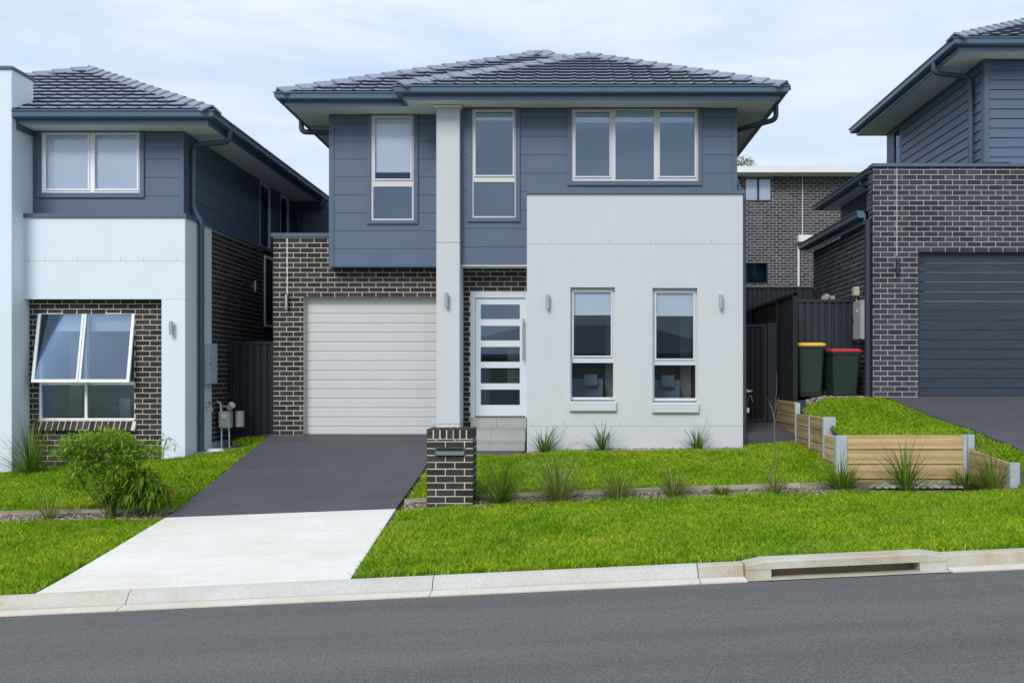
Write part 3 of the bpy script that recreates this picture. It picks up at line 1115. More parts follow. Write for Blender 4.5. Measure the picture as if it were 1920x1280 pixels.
# --- upper storey, main bay
f = frame(0, YM)
cx0, cx1 = X(858, YM), X(1382, YM)
cz0, cz1 = Z(497, YM), SOF
s2 = (X(876, YM), X(975, YM), Z(416, YM), SOF + .01)
w2 = (X(885, YM), X(967, YM), Z(408.5, YM), Z(204.5, YM))
s3 = (X(1064, YM), X(1316, YM), Z(348, YM), SOF + .01)
w3 = (X(1072, YM), X(1309, YM), Z(340, YM), Z(204.5, YM))
boards(house, f, cx0, cx1 - .085, cz0, cz1, 0.3085, [s2, s3])
part('wall', MB().holes(cx0, cx1 - .002, cz0 + .01, cz1, 0.016, 0.12, [w2, w3]), 'trim', house, f)
part('corner_trim', MB().box(cx1 - .085, cx1, -0.012, 0.30, Z(360, YM) - .2, cz1), 'trim', house, f)
part('porch_soffit', MB().box(cx0, X(1000, YM), 0.001, YD - YM + .12, cz0 - .012, cz0 - .001), 'soffit', house, f)
pz = [(X(891.5, YM), X(962, YM), Z(329, YM), Z(210, YM)), (X(888, YM), X(965, YM), Z(405.5, YM), Z(341.5, YM))]
window(house, f, w2, pz, 'stone', [(0, Z(224, YM))], (0,), surround=(s2[0], s2[1], s2[2], SOF - .002))
pz = [(X(1078.5, YM), X(1143, YM), Z(331, YM), Z(210, YM)), (X(1154, YM), X(1226, YM), Z(337, YM), Z(207.5, YM)), (X(1236.5, YM), X(1302.5, YM), Z(331, YM), Z(210, YM))]
window(house, f, w3, pz, 'stone', [(0, Z(228, YM)), (1, Z(228, YM)), (2, Z(228, YM))], (0, 2), surround=(s3[0], s3[1], s3[2], SOF - .002))

# --- column
f = frame(0, YC)
kx0, kx1 = X(818, YC), X(862, YC)
zj = [Z(455, YC), Z(795, YC)]
for a, b in ((-1.30, zj[1]), (zj[1], zj[0]), (zj[0], SOF - .03)):
    part('column', MB().cbox(kx0, kx1, 0.0, 0.60, a + .002, b - .002, 0.008), 'render', house, f)
part('column_cap', MB().box(kx0 - .045, kx1 + .03, -0.045, 0.3, SOF - .03, SOF - .001), 'soffit', house, f)

# --- rendered box with two windows
f = frame(0, YR)
bx0, bx1 = X(988, YR), X(1393, YR)
op4 = rect(0, YR, 1069.5, 1153, 538.5, 752)
op5 = rect(0, YR, 1223.5, 1307.5, 539.8, 754)
zj = [Z(457, YR), Z(798.5, YR)]
btop = Z(364, YR)
for a, b in ((-1.42, zj[1]), (zj[1], zj[0]), (zj[0], btop)):
    part('render_panel', MB().holes(bx0, bx1, a + .002, b - .002, 0.0, 0.20, [op4, op5]), 'render', house, f)
part('panel_joint', MB().box(bx0 + .004, bx1 - .004, 0.003, 0.19, zj[0] - .004, zj[0] + .004).box(bx0 + .004, bx1 - .004, 0.003, 0.19, zj[1] - .004, zj[1] + .004), 'hairline', house, f)
tk = MB()
for px in (1031, 1142, 1220, 1333.5):
    tk.box(X(px, YR), X(px + .6, YR), -0.001, 0.003, zj[0] + .004, zj[0] + .075)
for px in (999, 1058, 1128, 1163, 1208.5, 1293.5):
    tk.box(X(px, YR), X(px + .6, YR), -0.001, 0.003, zj[1] + .004, zj[1] + .07)
part('panel_tick', tk, 'hairline', house, f)
part('box_side', MB().box(bx0, bx0 + .19, 0.202, YM - YR + .6, -1.4, btop), 'render', house, f)
part('box_side', MB().box(bx1 - .19, bx1, 0.202, YM - YR + .6, -1.4, btop), 'render', house, f)
part('parapet_cap', MB().box(bx0 - .012, bx1 + .03, -0.028, YM - YR - .013, btop + .001, Z(358, YR)), 'trim', house, f)
for op, pc, sy in ((op4, 1111, (752, 770.5)), (op5, 1265.5, (755, 773.5))):
    fr = frame(0, YR + 0.085)
    yy = YR + 0.085
    px0, px1 = pc - 41.2, pc + 41.2
    dy = 1.6 if pc > 1200 else 0
    w = window(house, fr, (op[0] - .01, op[1] + .01, op[2] + .02, op[3] + .01),
               [(X(px0 + 5.5, yy), X(px1 - 6.5, yy), Z(667 + dy * 3.4, yy), Z(547 + dy, yy)), (X(px0 + 2.5, yy), X(px1 - 2.5, yy), Z(744.5 + dy, yy), Z(680 + dy * 2.6, yy))],
               'silver', [(0, Z(590 + dy, yy))], (0,), room='room_dark', glass='glass_clear')
    part('bench', MB().box(X(pc - 60, yy), X(pc + 24, yy), 1.15, 1.45, op[2] - .3, op[2] + .36).box(X(pc - 14, yy), X(pc + 12, yy), 1.05, 1.15, op[2] + .24, op[2] + .44), 'room', w, fr)
    part('doorway', MB().box(X(pc + 30, yy), X(pc + 52, yy), 1.5, 1.58, op[2] - .3, op[3]), 'curtain', w, fr)
    part('sill', MB().cbox(X(pc - 43.5, YR), X(pc + 44.5, YR), -0.055, 0.10, Z(sy[1], YR), Z(sy[0], YR) - .004, 0.008), 'render', w, frame(0, YR))

# --- body behind (side and rear walls)
part('side_wall', MB().box(2.70, 2.80, YM + .13, 27, -1.3, SOF), 'brick_blue', house)
part('side_wall', MB().box(-4.10, -4.00, YL + .41, 27, Z(437, YG), SOF), 'trim', house)
part('side_wall', MB().box(gx0 + .01, gx0 + .12, YG + .15, 27, -1.3, gz1), 'brick_blue', house)
part('rear_wall', MB().box(-5.2, 2.8, 27, 27.1, -1.3, SOF), 'brick_blue', house)
part('garage_roof', MB().box(gx0 + .12, -4.1, YG + .15, 27, gz1 - .2, gz1 - .12), 'under', house)

# --- eaves and roof
path = [(3.43, 27.5, SOF), (3.43, 15.59, SOF), (-2.69, 15.59, SOF), (-2.69, 15.95, SOF), (-4.72, 15.95, SOF), (-4.72, 27.5, SOF)]
part('fascia', MB().sweep(FASCIA, path), 'gutter', house)
part('gutter', MB().sweep(GUTTER, path), 'gutter', house)
part('soffit', MB().quad(*[(x - .03 * (1 if x > 0 else -1), y + .0, SOF + .012) for x, y, z in path]), 'soffit', house)
ZE = 4.665
EXL, EXR, EYM, EYF, FXL = -4.76, 3.48, 15.86, 15.50, -2.72
h1 = (EXR - EXL) / 2
ax, ay, az = EXL + h1, EYM + h1, ZE + h1 * PITCH
h2 = (EXR - FXL) / 2
bx, by, bz = FXL + h2, EYF + h2, ZE + h2 * PITCH
vy = EYM + h2
und = MB()
und.quad((EXL, EYM, ZE), (FXL, EYM, ZE), (bx, vy, bz), (ax, ay, az))
und.quad((EXL, EYM, ZE), (ax, ay, az), (ax, 24, az), (EXL, 28, ZE))
und.quad((FXL, EYF, ZE), (EXR, EYF, ZE), (bx, by, bz))
und.quad((FXL, EYF, ZE), (bx, by, bz), (bx, vy, bz), (FXL, EYM, ZE))
und.quad((EXR, EYF, ZE), (EXR, 28, ZE), (ax, 24, az), (ax, ay, az), (bx, vy, bz), (bx, by, bz))
roof = part('roof', und, 'under', house)
sv = (0, COSP, COSP * PITCH)
tile_slope(roof, (EXL, EYM, ZE), (1, 0, 0), sv, [(-1, COSP, 0.0), (1, -COSP, FXL - EXL), (1, COSP, EXR - EXL)], EXR - EXL, h1 / COSP)
tile_slope(roof, (FXL, EYF, ZE), (1, 0, 0), sv, [(-1, COSP, 0.0), (1, COSP, EXR - FXL)], EXR - FXL, h2 / COSP)
hip_caps(roof, (EXL, EYM, ZE), (ax, ay, az), NF, NL)
hip_caps(roof, (FXL, EYF, ZE), (bx, by, bz), NF, NL)
hip_caps(roof, (EXR, EYF, ZE), (bx, by, bz), NF, NR)
hip_caps(roof, (bx, by, bz), (bx, vy, bz), NL, NR)
hip_caps(roof, (bx, vy, bz), (ax, ay, az), NF, NR)
hip_caps(roof, (ax, ay, az), (ax, 24, az), NL, NR)
# downpipes
downpipe(house, [(-4.80, 17.25, SOF + .10), (-4.80, 17.25, SOF - .10), (-4.05, 17.25, SOF - .13)])
downpipe(house, [(3.50, 16.20, SOF + .10), (3.50, 16.20, SOF - .16), (2.88, 16.62, SOF - .24), (2.85, 16.66, SOF - .32), (2.85, 16.66, 3.55), (2.87, 16.2, 3.15), (2.875, 15.90, 3.02), (2.875, 15.78, 2.9), (2.875, 15.78, -1.2)], 0.044)

# --- front steps
steps = thing('front_steps', 'pale stone tiled steps under the white front door', 'steps', (-1.2, 16.0, -1.224))
sx0, sx1 = X(866, 16.2), X(988, YR) + 0.0
xa = X(882, 16.4)
for y0, y1, z0, z1, x0 in ((16.40, 16.62, -.877, -.708, xa), (16.02, 16.62, -1.083, -.879, -2.10 + .30), (15.78, 16.62, -1.30, -1.085, -2.10 + .30)):
    xs_ = [x0, lerp(x0, -0.72, .47), -0.72]
    for k in range(2):
        part('tile', MB().cbox(xs_[k] + .001, xs_[k + 1] - .001, y0, y1, z0, z1 - .012, 0.003), 'stepstone', steps)
        part('tread', MB().cbox(xs_[k] + .001, xs_[k + 1] - .001, y0 - .006, y1, z1 - .0115, z1, 0.003), 'stepstone', steps)


# ================================================================== wall lamps
def wall_lamp(label, loc, h, r, mat='steel', deg=0, double=False):
    t = thing('wall_lamp', label, 'wall lamp', loc, 'up and down wall lamps', rotz=R(deg))
    m = wm(t)
    b = MB().tube([(0, -r - .03, -h / 2), (0, -r - .03, h / 2)], r, 16)
    b.tube([(0, -r - .03, h / 2), (0, -r - .03, h / 2 + .004)], r * 0.8, 16)
    part('shade', b, mat, t, m)
    part('bracket', MB().cbox(-r * .6, r * .6, -.032, -.001, -h * .22, h * .22, .003), mat, t, m)
    return t


wall_lamp('steel cylinder lamp on the pale grey render left of the two tall windows', (X(1027, YR), YR, Z(565.5, YR)), .225, .031)
wall_lamp('steel cylinder lamp on the pale grey render right of the two tall windows', (X(1351, YR), YR, Z(566, YR)), .225, .031)
wall_lamp('steel cylinder lamp on the grey column between garage door and front door', (X(838, YC), YC, Z(562.5, YC)), .225, .031)
wall_lamp('slim steel lamp on the brick pier left of the white garage door', (X(538.5, YG), YG, Z(566, YG)), .25, .026)
wall_lamp('steel cylinder lamp on the white pier beside the open awning window', (X(324, 15.6), 15.6, Z(615.5, 15.6)), .215, .032)
wall_lamp('black cylinder lamp on blue grey brick beside the dark garage door', (X(1681, 16.0), 16.0, Z(501.5, 16.0)), .225, .032, 'dark_metal')
wall_lamp('steel lamp on the shaded brick side wall above the narrow passage', (-6.231, 18.9, Z(537, 18.9)), .22, .032, deg=90)

# ================================================================== LEFT HOUSE
YB, YK, YU, YV = 15.60, 15.75, 15.85, 15.25
SOFL = 4.03
lh = thing('two_storey_house', 'white rendered house on the left with an open awning window and dark cladding above', 'house', (-8.5, 15.7, -1.5))
wx0, wx1 = X(45, YB), X(347, YB)                # white box
f = frame(0, YB)
rec = (X(48, YB), X(303, YB), -3, Z(560.5, YB))  # brick recess
ztop = Z(408, YB)
zj = [Z(489, YB), Z(560.5, YB)]
part('render_panel', MB().holes(wx0 - .5, wx1, zj[0] + .002, ztop, 0.0, 0.14), 'render_white', lh, f)
part('render_panel', MB().holes(wx0 - .5, wx1, zj[1] + .0, zj[0] - .002, 0.0, 0.14), 'render_white', lh, f)
part('render_panel', MB().holes(X(303, YB), wx1, -1.65, zj[1] - .003, 0.0, 0.14), 'render_white', lh, f)
part('panel_joint', MB().box(wx0, wx1 - .003, 0.003, .13, zj[0] - .003, zj[0] + .003), 'hairline', lh, f)
tk = MB()
for px in (52.5, 84, 145.5, 226, 269, 332):
    tk.box(X(px, YB), X(px + .6, YB), -0.001, 0.003, zj[0] + .003, zj[0] + .06)
part('panel_tick', tk, 'hairline', lh, f)
# side of the white box: facing +X
fs_ = frame(wx1, 0, 0, 90)
part('render_panel', MB().holes(YB + .142, 16.76, -1.65, ztop, 0.0, .12), 'render_white', lh, fs_)
part('ledge_trim', MB().box(wx0 - .02, wx1 + .03, -.03, .245, ztop + .001, ztop + .065), 'trim', lh, f)
part('ledge_trim', MB().box(YB + .25, 24, -.03, .20, ztop + .001, ztop + .065), 'trim', lh, fs_)
# brick recess front
f = frame(0, YK)
kx0, kx1 = X(45, YK), X(303, YK) + .03
wr = rect(0, YK, 70, 252, 584.5, 788)
store = []
ktop = Z(559, YK)
lay(store, f, kx0, kx1, ktop - 0.086 * 37, ktop, 'brick', [(wr[0], wr[1], wr[2] - .155, wr[3])], phase=X(89.5, YK) - 0.24, face=3)
part('mortar', MB().holes(kx0, kx1, -1.75, ktop, 0.0035, 0.12, [wr]), 'mortar', lh, f)
# sloping brick-on-edge sill
for k in range(16):
    x = wr[0] - .03 + k * 0.1005
    m = f @ Matrix.Translation((x + .045, -0.045, wr[2] - .085)) @ Matrix.Rotation(R(-28), 4, 'X')
    link('brick', brick_mesh(0.088, 0.17, 'brick'), lh, m)
part('mortar', MB().box(-.03, wr[1] - wr[0] + .03, -.0, .05, -.082, .082), 'mortar', lh, f @ Matrix.Translation((wr[0], -0.041, wr[2] - .085)) @ Matrix.Rotation(R(-28), 4, 'X'))
# side brick wall facing +X
fs2 = frame(wx1 - .004, 0, 0, 90)
sz0, sz1 = -1.36, ztop - .03
lay(store, fs2, 16.77, 19.62, sz1 - 0.086 * 43, sz1, 'brick', [], phase=16.77, face=0.32)
part('mortar', MB().holes(16.765, 19.63, sz0 - .2, sz1 + .03, 0.0035, 0.1), 'mortar_grey', lh, fs2)  # greyer than the front mortar: the side wall's shade is in the colour
part('side_wall', MB().box(19.64, 26, 0.01, .1, -1.6, sz1), 'brick_blue', lh, fs2)
place_bricks(store, lh, 280)
wa = (19.68, 20.35, Z(612, 19.7), Z(478, 19.7))
window(lh, frame(wx1 + .012, 0, 0, 90), wa, [(wa[0] + .05, wa[1] - .05, wa[2] + .05, wa[3] - .05)], 'white', (), (), depth=.02, room='room_dark', roomdepth=.4)
# blade wall
bxr = X(22, YV)
f = frame(0, YV)
bt = Z(130, YV)
part('blade_wall', MB().cbox(bxr - 2.2, bxr, 0, .62, -1.8, bt, .006), 'render_white', lh, f)
part('blade_cap', MB().box(bxr - 2.25, bxr + .02, -.03, .64, bt + .001, bt + .045), 'trim', lh, f)
part('blade_wall', MB().box(bxr - 2.2, bxr - .002, .62, 1.2, -1.8, 3.9), 'render_white', lh, f)
# upper cladding, front
f = frame(0, YU)
ux0, ux1 = bxr - .1, X(345, YU)
uz0 = ztop + .066
s6 = (X(70, YU), X(271, YU), Z(371, YU), SOFL + .01)
w6 = (X(78, YU), X(263.5, YU), Z(362, YU), Z(248, YU))
boards(lh, f, ux0, ux1 - .08, Z(400, YU) - .02, SOFL, .3065, [s6])
part('wall', MB().holes(ux0, ux1 - .003, uz0, SOFL, 0.016, .12, [w6]), 'trim', lh, f)
part('corner_trim', MB().box(ux1 - .08, ux1, -.012, .09, uz0, SOFL), 'trim', lh, f)
window(lh, f, w6, [(X(86, YU), X(166, YU), Z(355, YU), Z(253, YU)), (X(178, YU), X(258, YU), Z(355, YU), Z(253, YU))], 'white',
       [(0, Z(353, YU)), (1, Z(353, YU))], (0, 1), glass='glass_clear', surround=(s6[0], s6[1], s6[2], SOFL - .002))
# upper cladding, side facing +X
fu = frame(ux1, 0, 0, 90)
holes_u = [(19.74, 20.45, uz0 - .5, SOFL + .1), (21.15, 21.8, uz0 - .5, SOFL + .1)]
boards(lh, fu, YU + .09, 24, Z(400, YU) - .02, SOFL, .3065, holes_u)
part('wall', MB().holes(YU + .1, 24, uz0, SOFL, 0.016, .12, holes_u), 'trim', lh, fu)
for h in holes_u:
    r = (h[0], h[1], uz0 + .02, SOFL - .02)
    w = window(lh, fu, r, [(h[0] + .05, h[1] - .05, uz0 + .07, SOFL - .07)], 'white', (), (), room='room_dark', roomdepth=.5)
    vb = MB()
    for k in range(26):
        z = uz0 + .1 + k * .05
        vb.box(h[0] + .05, h[1] - .05, .085, .11, z, z + .022)
    part('venetian_blind', vb, 'blind', w, fu)
part('return_wall', MB().box(-6.36, -5.45, 22.3, 27.4, -1.5, SOFL), 'trim', lh)
boards(lh, frame(0, 22.28), -6.36, -5.45, Z(400, YU) - .02, SOFL, .3065, [])
# ground floor window with two awning sashes pushed open
yy = YK + .05
f = frame(0, yy)
w = link('window', None, lh, f)
w['label'] = 'white window with two awning sashes pushed open'
mz = Z(718, yy)
xm = X(161, yy)
W = (wr[0] - .005, wr[1] + .005, wr[2] + .005, wr[3] + .005)
lower = [(W[0] + .045, xm - .02, W[2] + .03, mz - .03), (xm + .02, W[1] - .03, W[2] + .03, mz - .03)]
upper = [(W[0] + .045, xm - .02, mz + .03, W[3] - .03), (xm + .02, W[1] - .03, mz + .03, W[3] - .03)]
part('frame', MB().holes(*W, 0, .07, lower + upper), 'white', w, f)
for p in lower:
    part('pane', MB().box(p[0] - .004, p[1] + .004, .03, .036, p[2] - .004, p[3] + .004), 'glass', w, f)
for p in upper:
    hgt = p[3] - p[2] + .06
    ms = f @ Matrix.Translation((0, -.012, p[3] + .035)) @ Matrix.Rotation(R(-10.5), 4, 'X')
    sh = part('sash', MB().holes(p[0] - .03, p[1] + .03, -hgt - .015, 0, -.03, .008, [(p[0] + .018, p[1] - .018, -hgt + .035, -.05)]), 'white', w, ms)
    part('sash_pane', MB().box(p[0] + .015, p[1] - .015, -.014, -.008, -hgt + .032, -.047), 'glass', w, ms)
    part('blind', MB().box(p[0] - .04, p[1] + .04, .13, .134, Z(620, yy), p[3] + .03), 'blind', w, f)
rb = MB()
a, b = .085, 2.2
rb.quad((W[0] - .4, b, W[2] - .5), (W[1] + .4, b, W[2] - .5), (W[1] + .4, b, W[3] + .1), (W[0] - .4, b, W[3] + .1))
rb.quad((W[0], a, W[2]), (W[0] - .4, b, W[2] - .5), (W[0] - .4, b, W[3] + .1), (W[0], a, W[3]))
rb.quad((W[1], a, W[2]), (W[1], a, W[3]), (W[1] + .4, b, W[3] + .1), (W[1] + .4, b, W[2] - .5))
rb.quad((W[0], a, W[3]), (W[0] - .4, b, W[3] + .1), (W[1] + .4, b, W[3] + .1), (W[1], a, W[3]))
rb.quad((W[0], a, W[2]), (W[1], a, W[2]), (W[1] + .4, b, W[2] - .5), (W[0] - .4, b, W[2] - .5))
part('room', rb, 'room', w, f)
part('curtain', MB().box(X(107, yy), X(130, yy), .4, .46, W[2] - .3, W[3]), 'room_dark', w, f)
part('chair_back', MB().cbox(X(97, yy), X(118, yy), .55, .6, W[2] - .2, W[2] + .27, .01).cbox(X(186, yy), X(208, yy), .7, .75, W[2] - .2, W[2] + .34, .01), 'curtain', w, f)
part('bed', MB().cbox(X(118, yy), X(262, yy), .9, 1.9, W[2] - .3, W[2] + .20, .03), 'teal', w, f)
# eaves, roof
path = [(-5.77, 27.5, SOFL), (-5.77, 15.37, SOFL), (bxr + .005, 15.37, SOFL)]
part('fascia', MB().sweep(FASCIA, path), 'gutter', lh)
part('gutter', MB().sweep(GUTTER, path), 'gutter', lh)
part('soffit', MB().quad((-5.79, 27.5, SOFL + .012), (-5.79, 15.38, SOFL + .012), (-13, 15.38, SOFL + .012), (-13, 27.5, SOFL + .012)), 'soffit', lh)
ZEL, EYL, EXR2 = SOFL + .178, 15.28, -5.69
hl = 3.85
apx = (EXR2 - hl, EYL + hl, ZEL + hl * PITCH)
und = MB()
und.quad((EXR2, EYL, ZEL), (apx[0], apx[1], apx[2]), (EXR2 - 2 * hl, EYL, ZEL))
und.quad((EXR2, EYL, ZEL), (EXR2, 28, ZEL), (apx[0], 24, apx[2]), apx)
und.quad((EXR2 - 2 * hl, EYL, ZEL), apx, (apx[0], 24, apx[2]), (EXR2 - 2 * hl, 28, ZEL))
roof = part('roof', und, 'under', lh)
A0 = -10.6
tile_slope(roof, (A0, EYL, ZEL), (1, 0, 0), sv, [(-1, 0, 0), (1, COSP, EXR2 - A0), (-1, COSP, A0 - (EXR2 - 2 * hl)), (0, -1, -0.0)], EXR2 - A0, hl / COSP)
hip_caps(roof, (EXR2, EYL, ZEL), apx, NF, NR)
hip_caps(roof, (EXR2 - 2 * hl + 2.2, EYL + 2.2, ZEL + 2.2 * PITCH), apx, NF, NL)
hip_caps(roof, apx, (apx[0], 24, apx[2]), NL, NR)
part('flashing', MB().box(bxr, bxr + .03, .02, 1.0, 3.95, 4.30), 'trim', lh, frame(0, YV + .1))
downpipe(lh, [(-5.69, 16.10, SOFL + .1), (-5.69, 16.10, SOFL - .10), (-6.26, 16.10, SOFL - .16), (-6.285, 16.10, SOFL - .25), (-6.285, 16.10, 2.80), (-6.165, 16.12, 2.58), (-6.165, 16.12, -1.3)], .049)
downpipe(lh, [(-5.69, 22.2, SOFL + .1), (-5.69, 22.2, SOFL - .10), (-6.22, 22.2, SOFL - .18), (-6.25, 22.2, SOFL - .3), (-6.25, 22.2, 2.4)], .05)
part('pipe_clip', MB().box(-6.225, -6.11, 16.10, 16.14, -.72, -.70).box(-6.225, -6.11, 16.10, 16.14, 1.29, 1.31), 'dark_metal', lh)

# ================================================================== RIGHT HOUSE
YQ, YW = 16.0, 17.0
SOFR = 5.60
rh = thing('two_storey_house', 'dark brick house on the right with a dark garage door and lapped weatherboards above', 'house', (8.0, 16.0, -0.31))
f = frame(0, YQ)
qx0, qx1 = X(1637, YQ), 12.0
qop = (X(1722, YQ), 11.4, -2, Z(472, YQ))
qtop = Z(313, YQ)
store = []
lay(store, f, qx0, qx1, Z(472, YQ) - .086 * 29, qtop, 'brick_blue', [qop], phase=qx0 + .13, face=1)
store = [t for t in store if t[1].translation.x < 8.2] + [(p * .01, *r) for p, *r in store if r[0].translation.x >= 8.2]
part('mortar', MB().holes(qx0 + .004, qx1, -.55, qtop, 0.0035, .12, [qop]), 'mortar_pink', rh, f)
part('control_joint', MB().box(X(1681.2, YQ), X(1682.1, YQ), -.002, .006, Z(480, YQ), qtop), 'joint', rh, f)
part('parapet_cap', MB().box(qx0 - .02, qx1, -.035, .22, qtop + .001, Z(307, YQ)), 'trim', rh, f)
gd = link('garage_door', None, rh, frame(0, YQ + .10))
yy = YQ + .10
k = 0
zt = Z(472, yy) + .03
zl = [Z(474 + 18.1 * i, yy) for i in range(16)]
for i in range(15):
    za, zb_ = zl[i + 1], (zl[i] if i else zt)
    if zb_ < Z(741, yy): break
    za = max(za, Z(742, yy))
    part('door_panel', MB().prism([(.03, za + .001), (.010, za + .001), (0, za + .008), (0, zb_ - .009), (.012, zb_ - .003), (.03, zb_ - .003)], 'x', qop[0], qop[1]), 'garage_dark', gd, frame(0, yy))
# side wall, facing -X (local x runs towards -Y)
fl = frame(qx0, 0, 0, -90)
ytop = 2.58
lay(store, fl, -19.9, -16.01, Z(472, YQ) - .086 * 29, qtop, 'brick_blue', [(-19.95, -16.26, ytop, 9)], phase=-16.01, face=.3)
part('mortar', MB().holes(-19.9, -16.122, -.6, ytop, 0.0035, .12), 'mortar_grey', rh, fl)
part('mortar', MB().holes(-16.26, -16.122, ytop, qtop, 0.0035, .12), 'mortar_grey', rh, fl)
place_bricks(store, rh)
# lower gutter along the side, and the low wall and eave above it
part('fascia', MB().sweep(FASCIA, [(qx0 - .06, 16.28, ytop), (qx0 - .06, 20.5, ytop)]), 'gutter', rh)
part('gutter', MB().sweep([(a * .9, b) for a, b in GUTTER], [(qx0 - .06, 16.28, ytop + .03), (qx0 - .06, 20.5, ytop + .03)]), 'gutter', rh)
part('low_roof', MB().quad((qx0 - .08, 16.3, ytop + .2), (5.58, 16.3, ytop + .38), (5.58, 20.5, ytop + .38), (qx0 - .08, 20.5, ytop + .2)), 'under', rh)
flw = frame(5.56, 0, 0, -90)
wl = (-17.9, -17.35, 2.98, 3.40)
part('side_wall', MB().holes(-19.6, -16.3, 2.7, 3.46, 0, .1, [wl]), 'trim', rh, flw)
window(rh, flw, wl, [(wl[0] + .04, wl[1] - .04, wl[2] + .04, wl[3] - .04)], 'white', [(0, wl[2])], (), room='room_dark', roomdepth=.4)
pth = [(5.24, 16.25, 3.44), (5.24, 20.0, 3.44), (9, 20.0, 3.44)]
part('fascia', MB().sweep([(a, b * .55) for a, b in FASCIA], pth), 'gutter', rh)
part('gutter', MB().sweep([(a, b * .75 - .035) for a, b in GUTTER], pth), 'gutter', rh)
part('soffit', MB().quad((5.26, 16.25, 3.45), (9, 16.25, 3.45), (9, 19.98, 3.45), (5.26, 19.98, 3.45)), 'soffit', rh)
part('low_roof', MB().quad((5.12, 16.25, 3.56), (7.5, 16.25, 3.62), (7.5, 20.1, 3.62), (5.12, 20.1, 3.56)), 'under', rh)
downpipe(rh, [(5.17, 17.0, 3.46), (5.17, 17.0, 3.36), (5.5, 17.0, 3.33)], .03)
# upper storey lapped weatherboards
px = X(1845, YW)
cz0 = Z(312, YW)
def lap(parent, fr, x0, x1, z0, z1, pitch=.17):
    z = z0
    while z < z1 - .01:
        t = min(z + pitch, z1)
        part('weatherboard', MB().prism([(.03, z), (-.016, z), (0.004, t), (.03, t)], 'x', x0, x1), 'clad', parent, fr)
        z = t
f = frame(0, YW)
lap(rh, f, px + .09, 11, cz0, SOFR)
part('corner_trim', MB().box(px, px + .09, -.02, .12, cz0 - .3, SOFR), 'trim', rh, f)
part('wall', MB().box(px + .01, 11, .031, .12, cz0 - .3, SOFR), 'trim', rh, f)
fu = frame(px, 0, 0, -90)
lap(rh, fu, -21.2, -YW - .125, cz0, SOFR)
part('wall', MB().box(-21.2, -YW - .13, .031, .12, cz0 - .3, SOFR), 'trim', rh, fu)
wn = (-21.75, -21.3, 4.30, SOFR - .06)
part('side_wall', MB().holes(-22.2, -21.2, 3.3, SOFR, 0, .1, [wn]), 'trim', rh, fu)
window(rh, fu, wn, [(wn[0] + .05, wn[1] - .05, wn[2] + .05, wn[3] - .05)], 'trim', [(0, wn[2])], (), room='room_dark', roomdepth=.4)
pth = [(13, 16.54, SOFR), (6.72, 16.54, SOFR), (6.72, 22.4, SOFR), (13, 22.4, SOFR)]
part('fascia', MB().sweep(FASCIA, pth), 'gutter', rh)
part('gutter', MB().sweep(GUTTER, pth), 'gutter', rh)
part('soffit', MB().quad((13, 16.55, SOFR + .012), (6.73, 16.55, SOFR + .012), (6.73, 22.39, SOFR + .012), (13, 22.39, SOFR + .012)), 'soffit', rh)
ZER, EXL3, EYR = SOFR + .178, 6.64, 16.45
hr = 4.0
apr3 = (EXL3 + hr, EYR + 2.98, ZER + 2.98 * PITCH)
und = MB()
hq = 2.98
und.quad((EXL3, EYR, ZER), (EXL3 + 9, EYR, ZER), (EXL3 + 9, EYR + hq, ZER + hq * PITCH), (EXL3 + hq, EYR + hq, ZER + hq * PITCH))
und.quad((EXL3, EYR, ZER), (EXL3 + hq, EYR + hq, ZER + hq * PITCH), (EXL3, EYR + 2 * hq, ZER))
und.quad((EXL3, EYR + 2 * hq, ZER), (EXL3 + hq, EYR + hq, ZER + hq * PITCH), (EXL3 + 9, EYR + hq, ZER + hq * PITCH), (EXL3 + 9, EYR + 2 * hq, ZER))
roof = part('roof', und, 'under', rh)
tile_slope(roof, (EXL3, EYR, ZER), (1, 0, 0), sv, [(-1, COSP, 0), (1, 0, 4.2), (0, 1, hq / COSP)], 4.2, hq / COSP)
hip_caps(roof, (EXL3, EYR, ZER), (EXL3 + hq, EYR + hq, ZER + hq * PITCH), NF, NL)
downpipe(rh, [(6.63, 17.42, SOFR + .1), (6.63, 17.42, SOFR - .10), (7.26, 17.42, SOFR - .18), (7.30, 17.42, SOFR - .26), (7.30, 17.42, cz0 - .2)], .048)
part('downpipe', MB().tube([(qx0 - .055, 16.10, 2.62), (qx0 - .055, 16.10, -.4)], .055, 12), 'pipe_dark', rh)

# ================================================================== REAR HOUSE
YE = 31.0
eh = thing('brick_house', 'brown grey brick house with a pale metal roof, far behind between the two houses', 'house', (7.5, YE, 2.3))
f = frame(0, YE)
ex0, ex1 = 3.6, 11.5
et = Z(331, YE)
wa, wb = rect(0, YE, 1396, 1447.5, 333, 377.5), rect(0, YE, 1396, 1440, 491.5, 532)
store = []
lay(store, f, ex0, ex1, et - .086 * 46, et, 'brick_rear', [wa, wb], phase=ex0)
part('mortar', MB().holes(ex0, ex1, et - 4.4, et, 0.0035, .12, [wa, wb]), 'mortar_grey', eh, f)
place_bricks(store, eh, 0)
m_ = (wa[0] + wa[1]) / 2
window(eh, f, wa, [(wa[0] + .04, m_ - .03, wa[2] + .04, wa[3] - .04), (m_ + .03, wa[1] - .04, wa[2] + .04, wa[3] - .04)], 'dark_metal', [(0, wa[2]), (1, wa[2])], (), room='room_dark', glass='glass_clear')
window(eh, f, wb, [(wb[0] + .04, wb[1] - .04, wb[2] + .04, wb[3] - .04)], 'dark_metal', (), (), room='teal', roomdepth=.25)
part('control_joint', MB().box(X(1504, YE), X(1505.4, YE), -.004, .006, Z(440, YE), et), 'pvc', eh, f)
part('gutter', MB().box(ex0, ex1 + .2, -.55, -.40, et + .02, et + .22), 'pvc', eh, f)
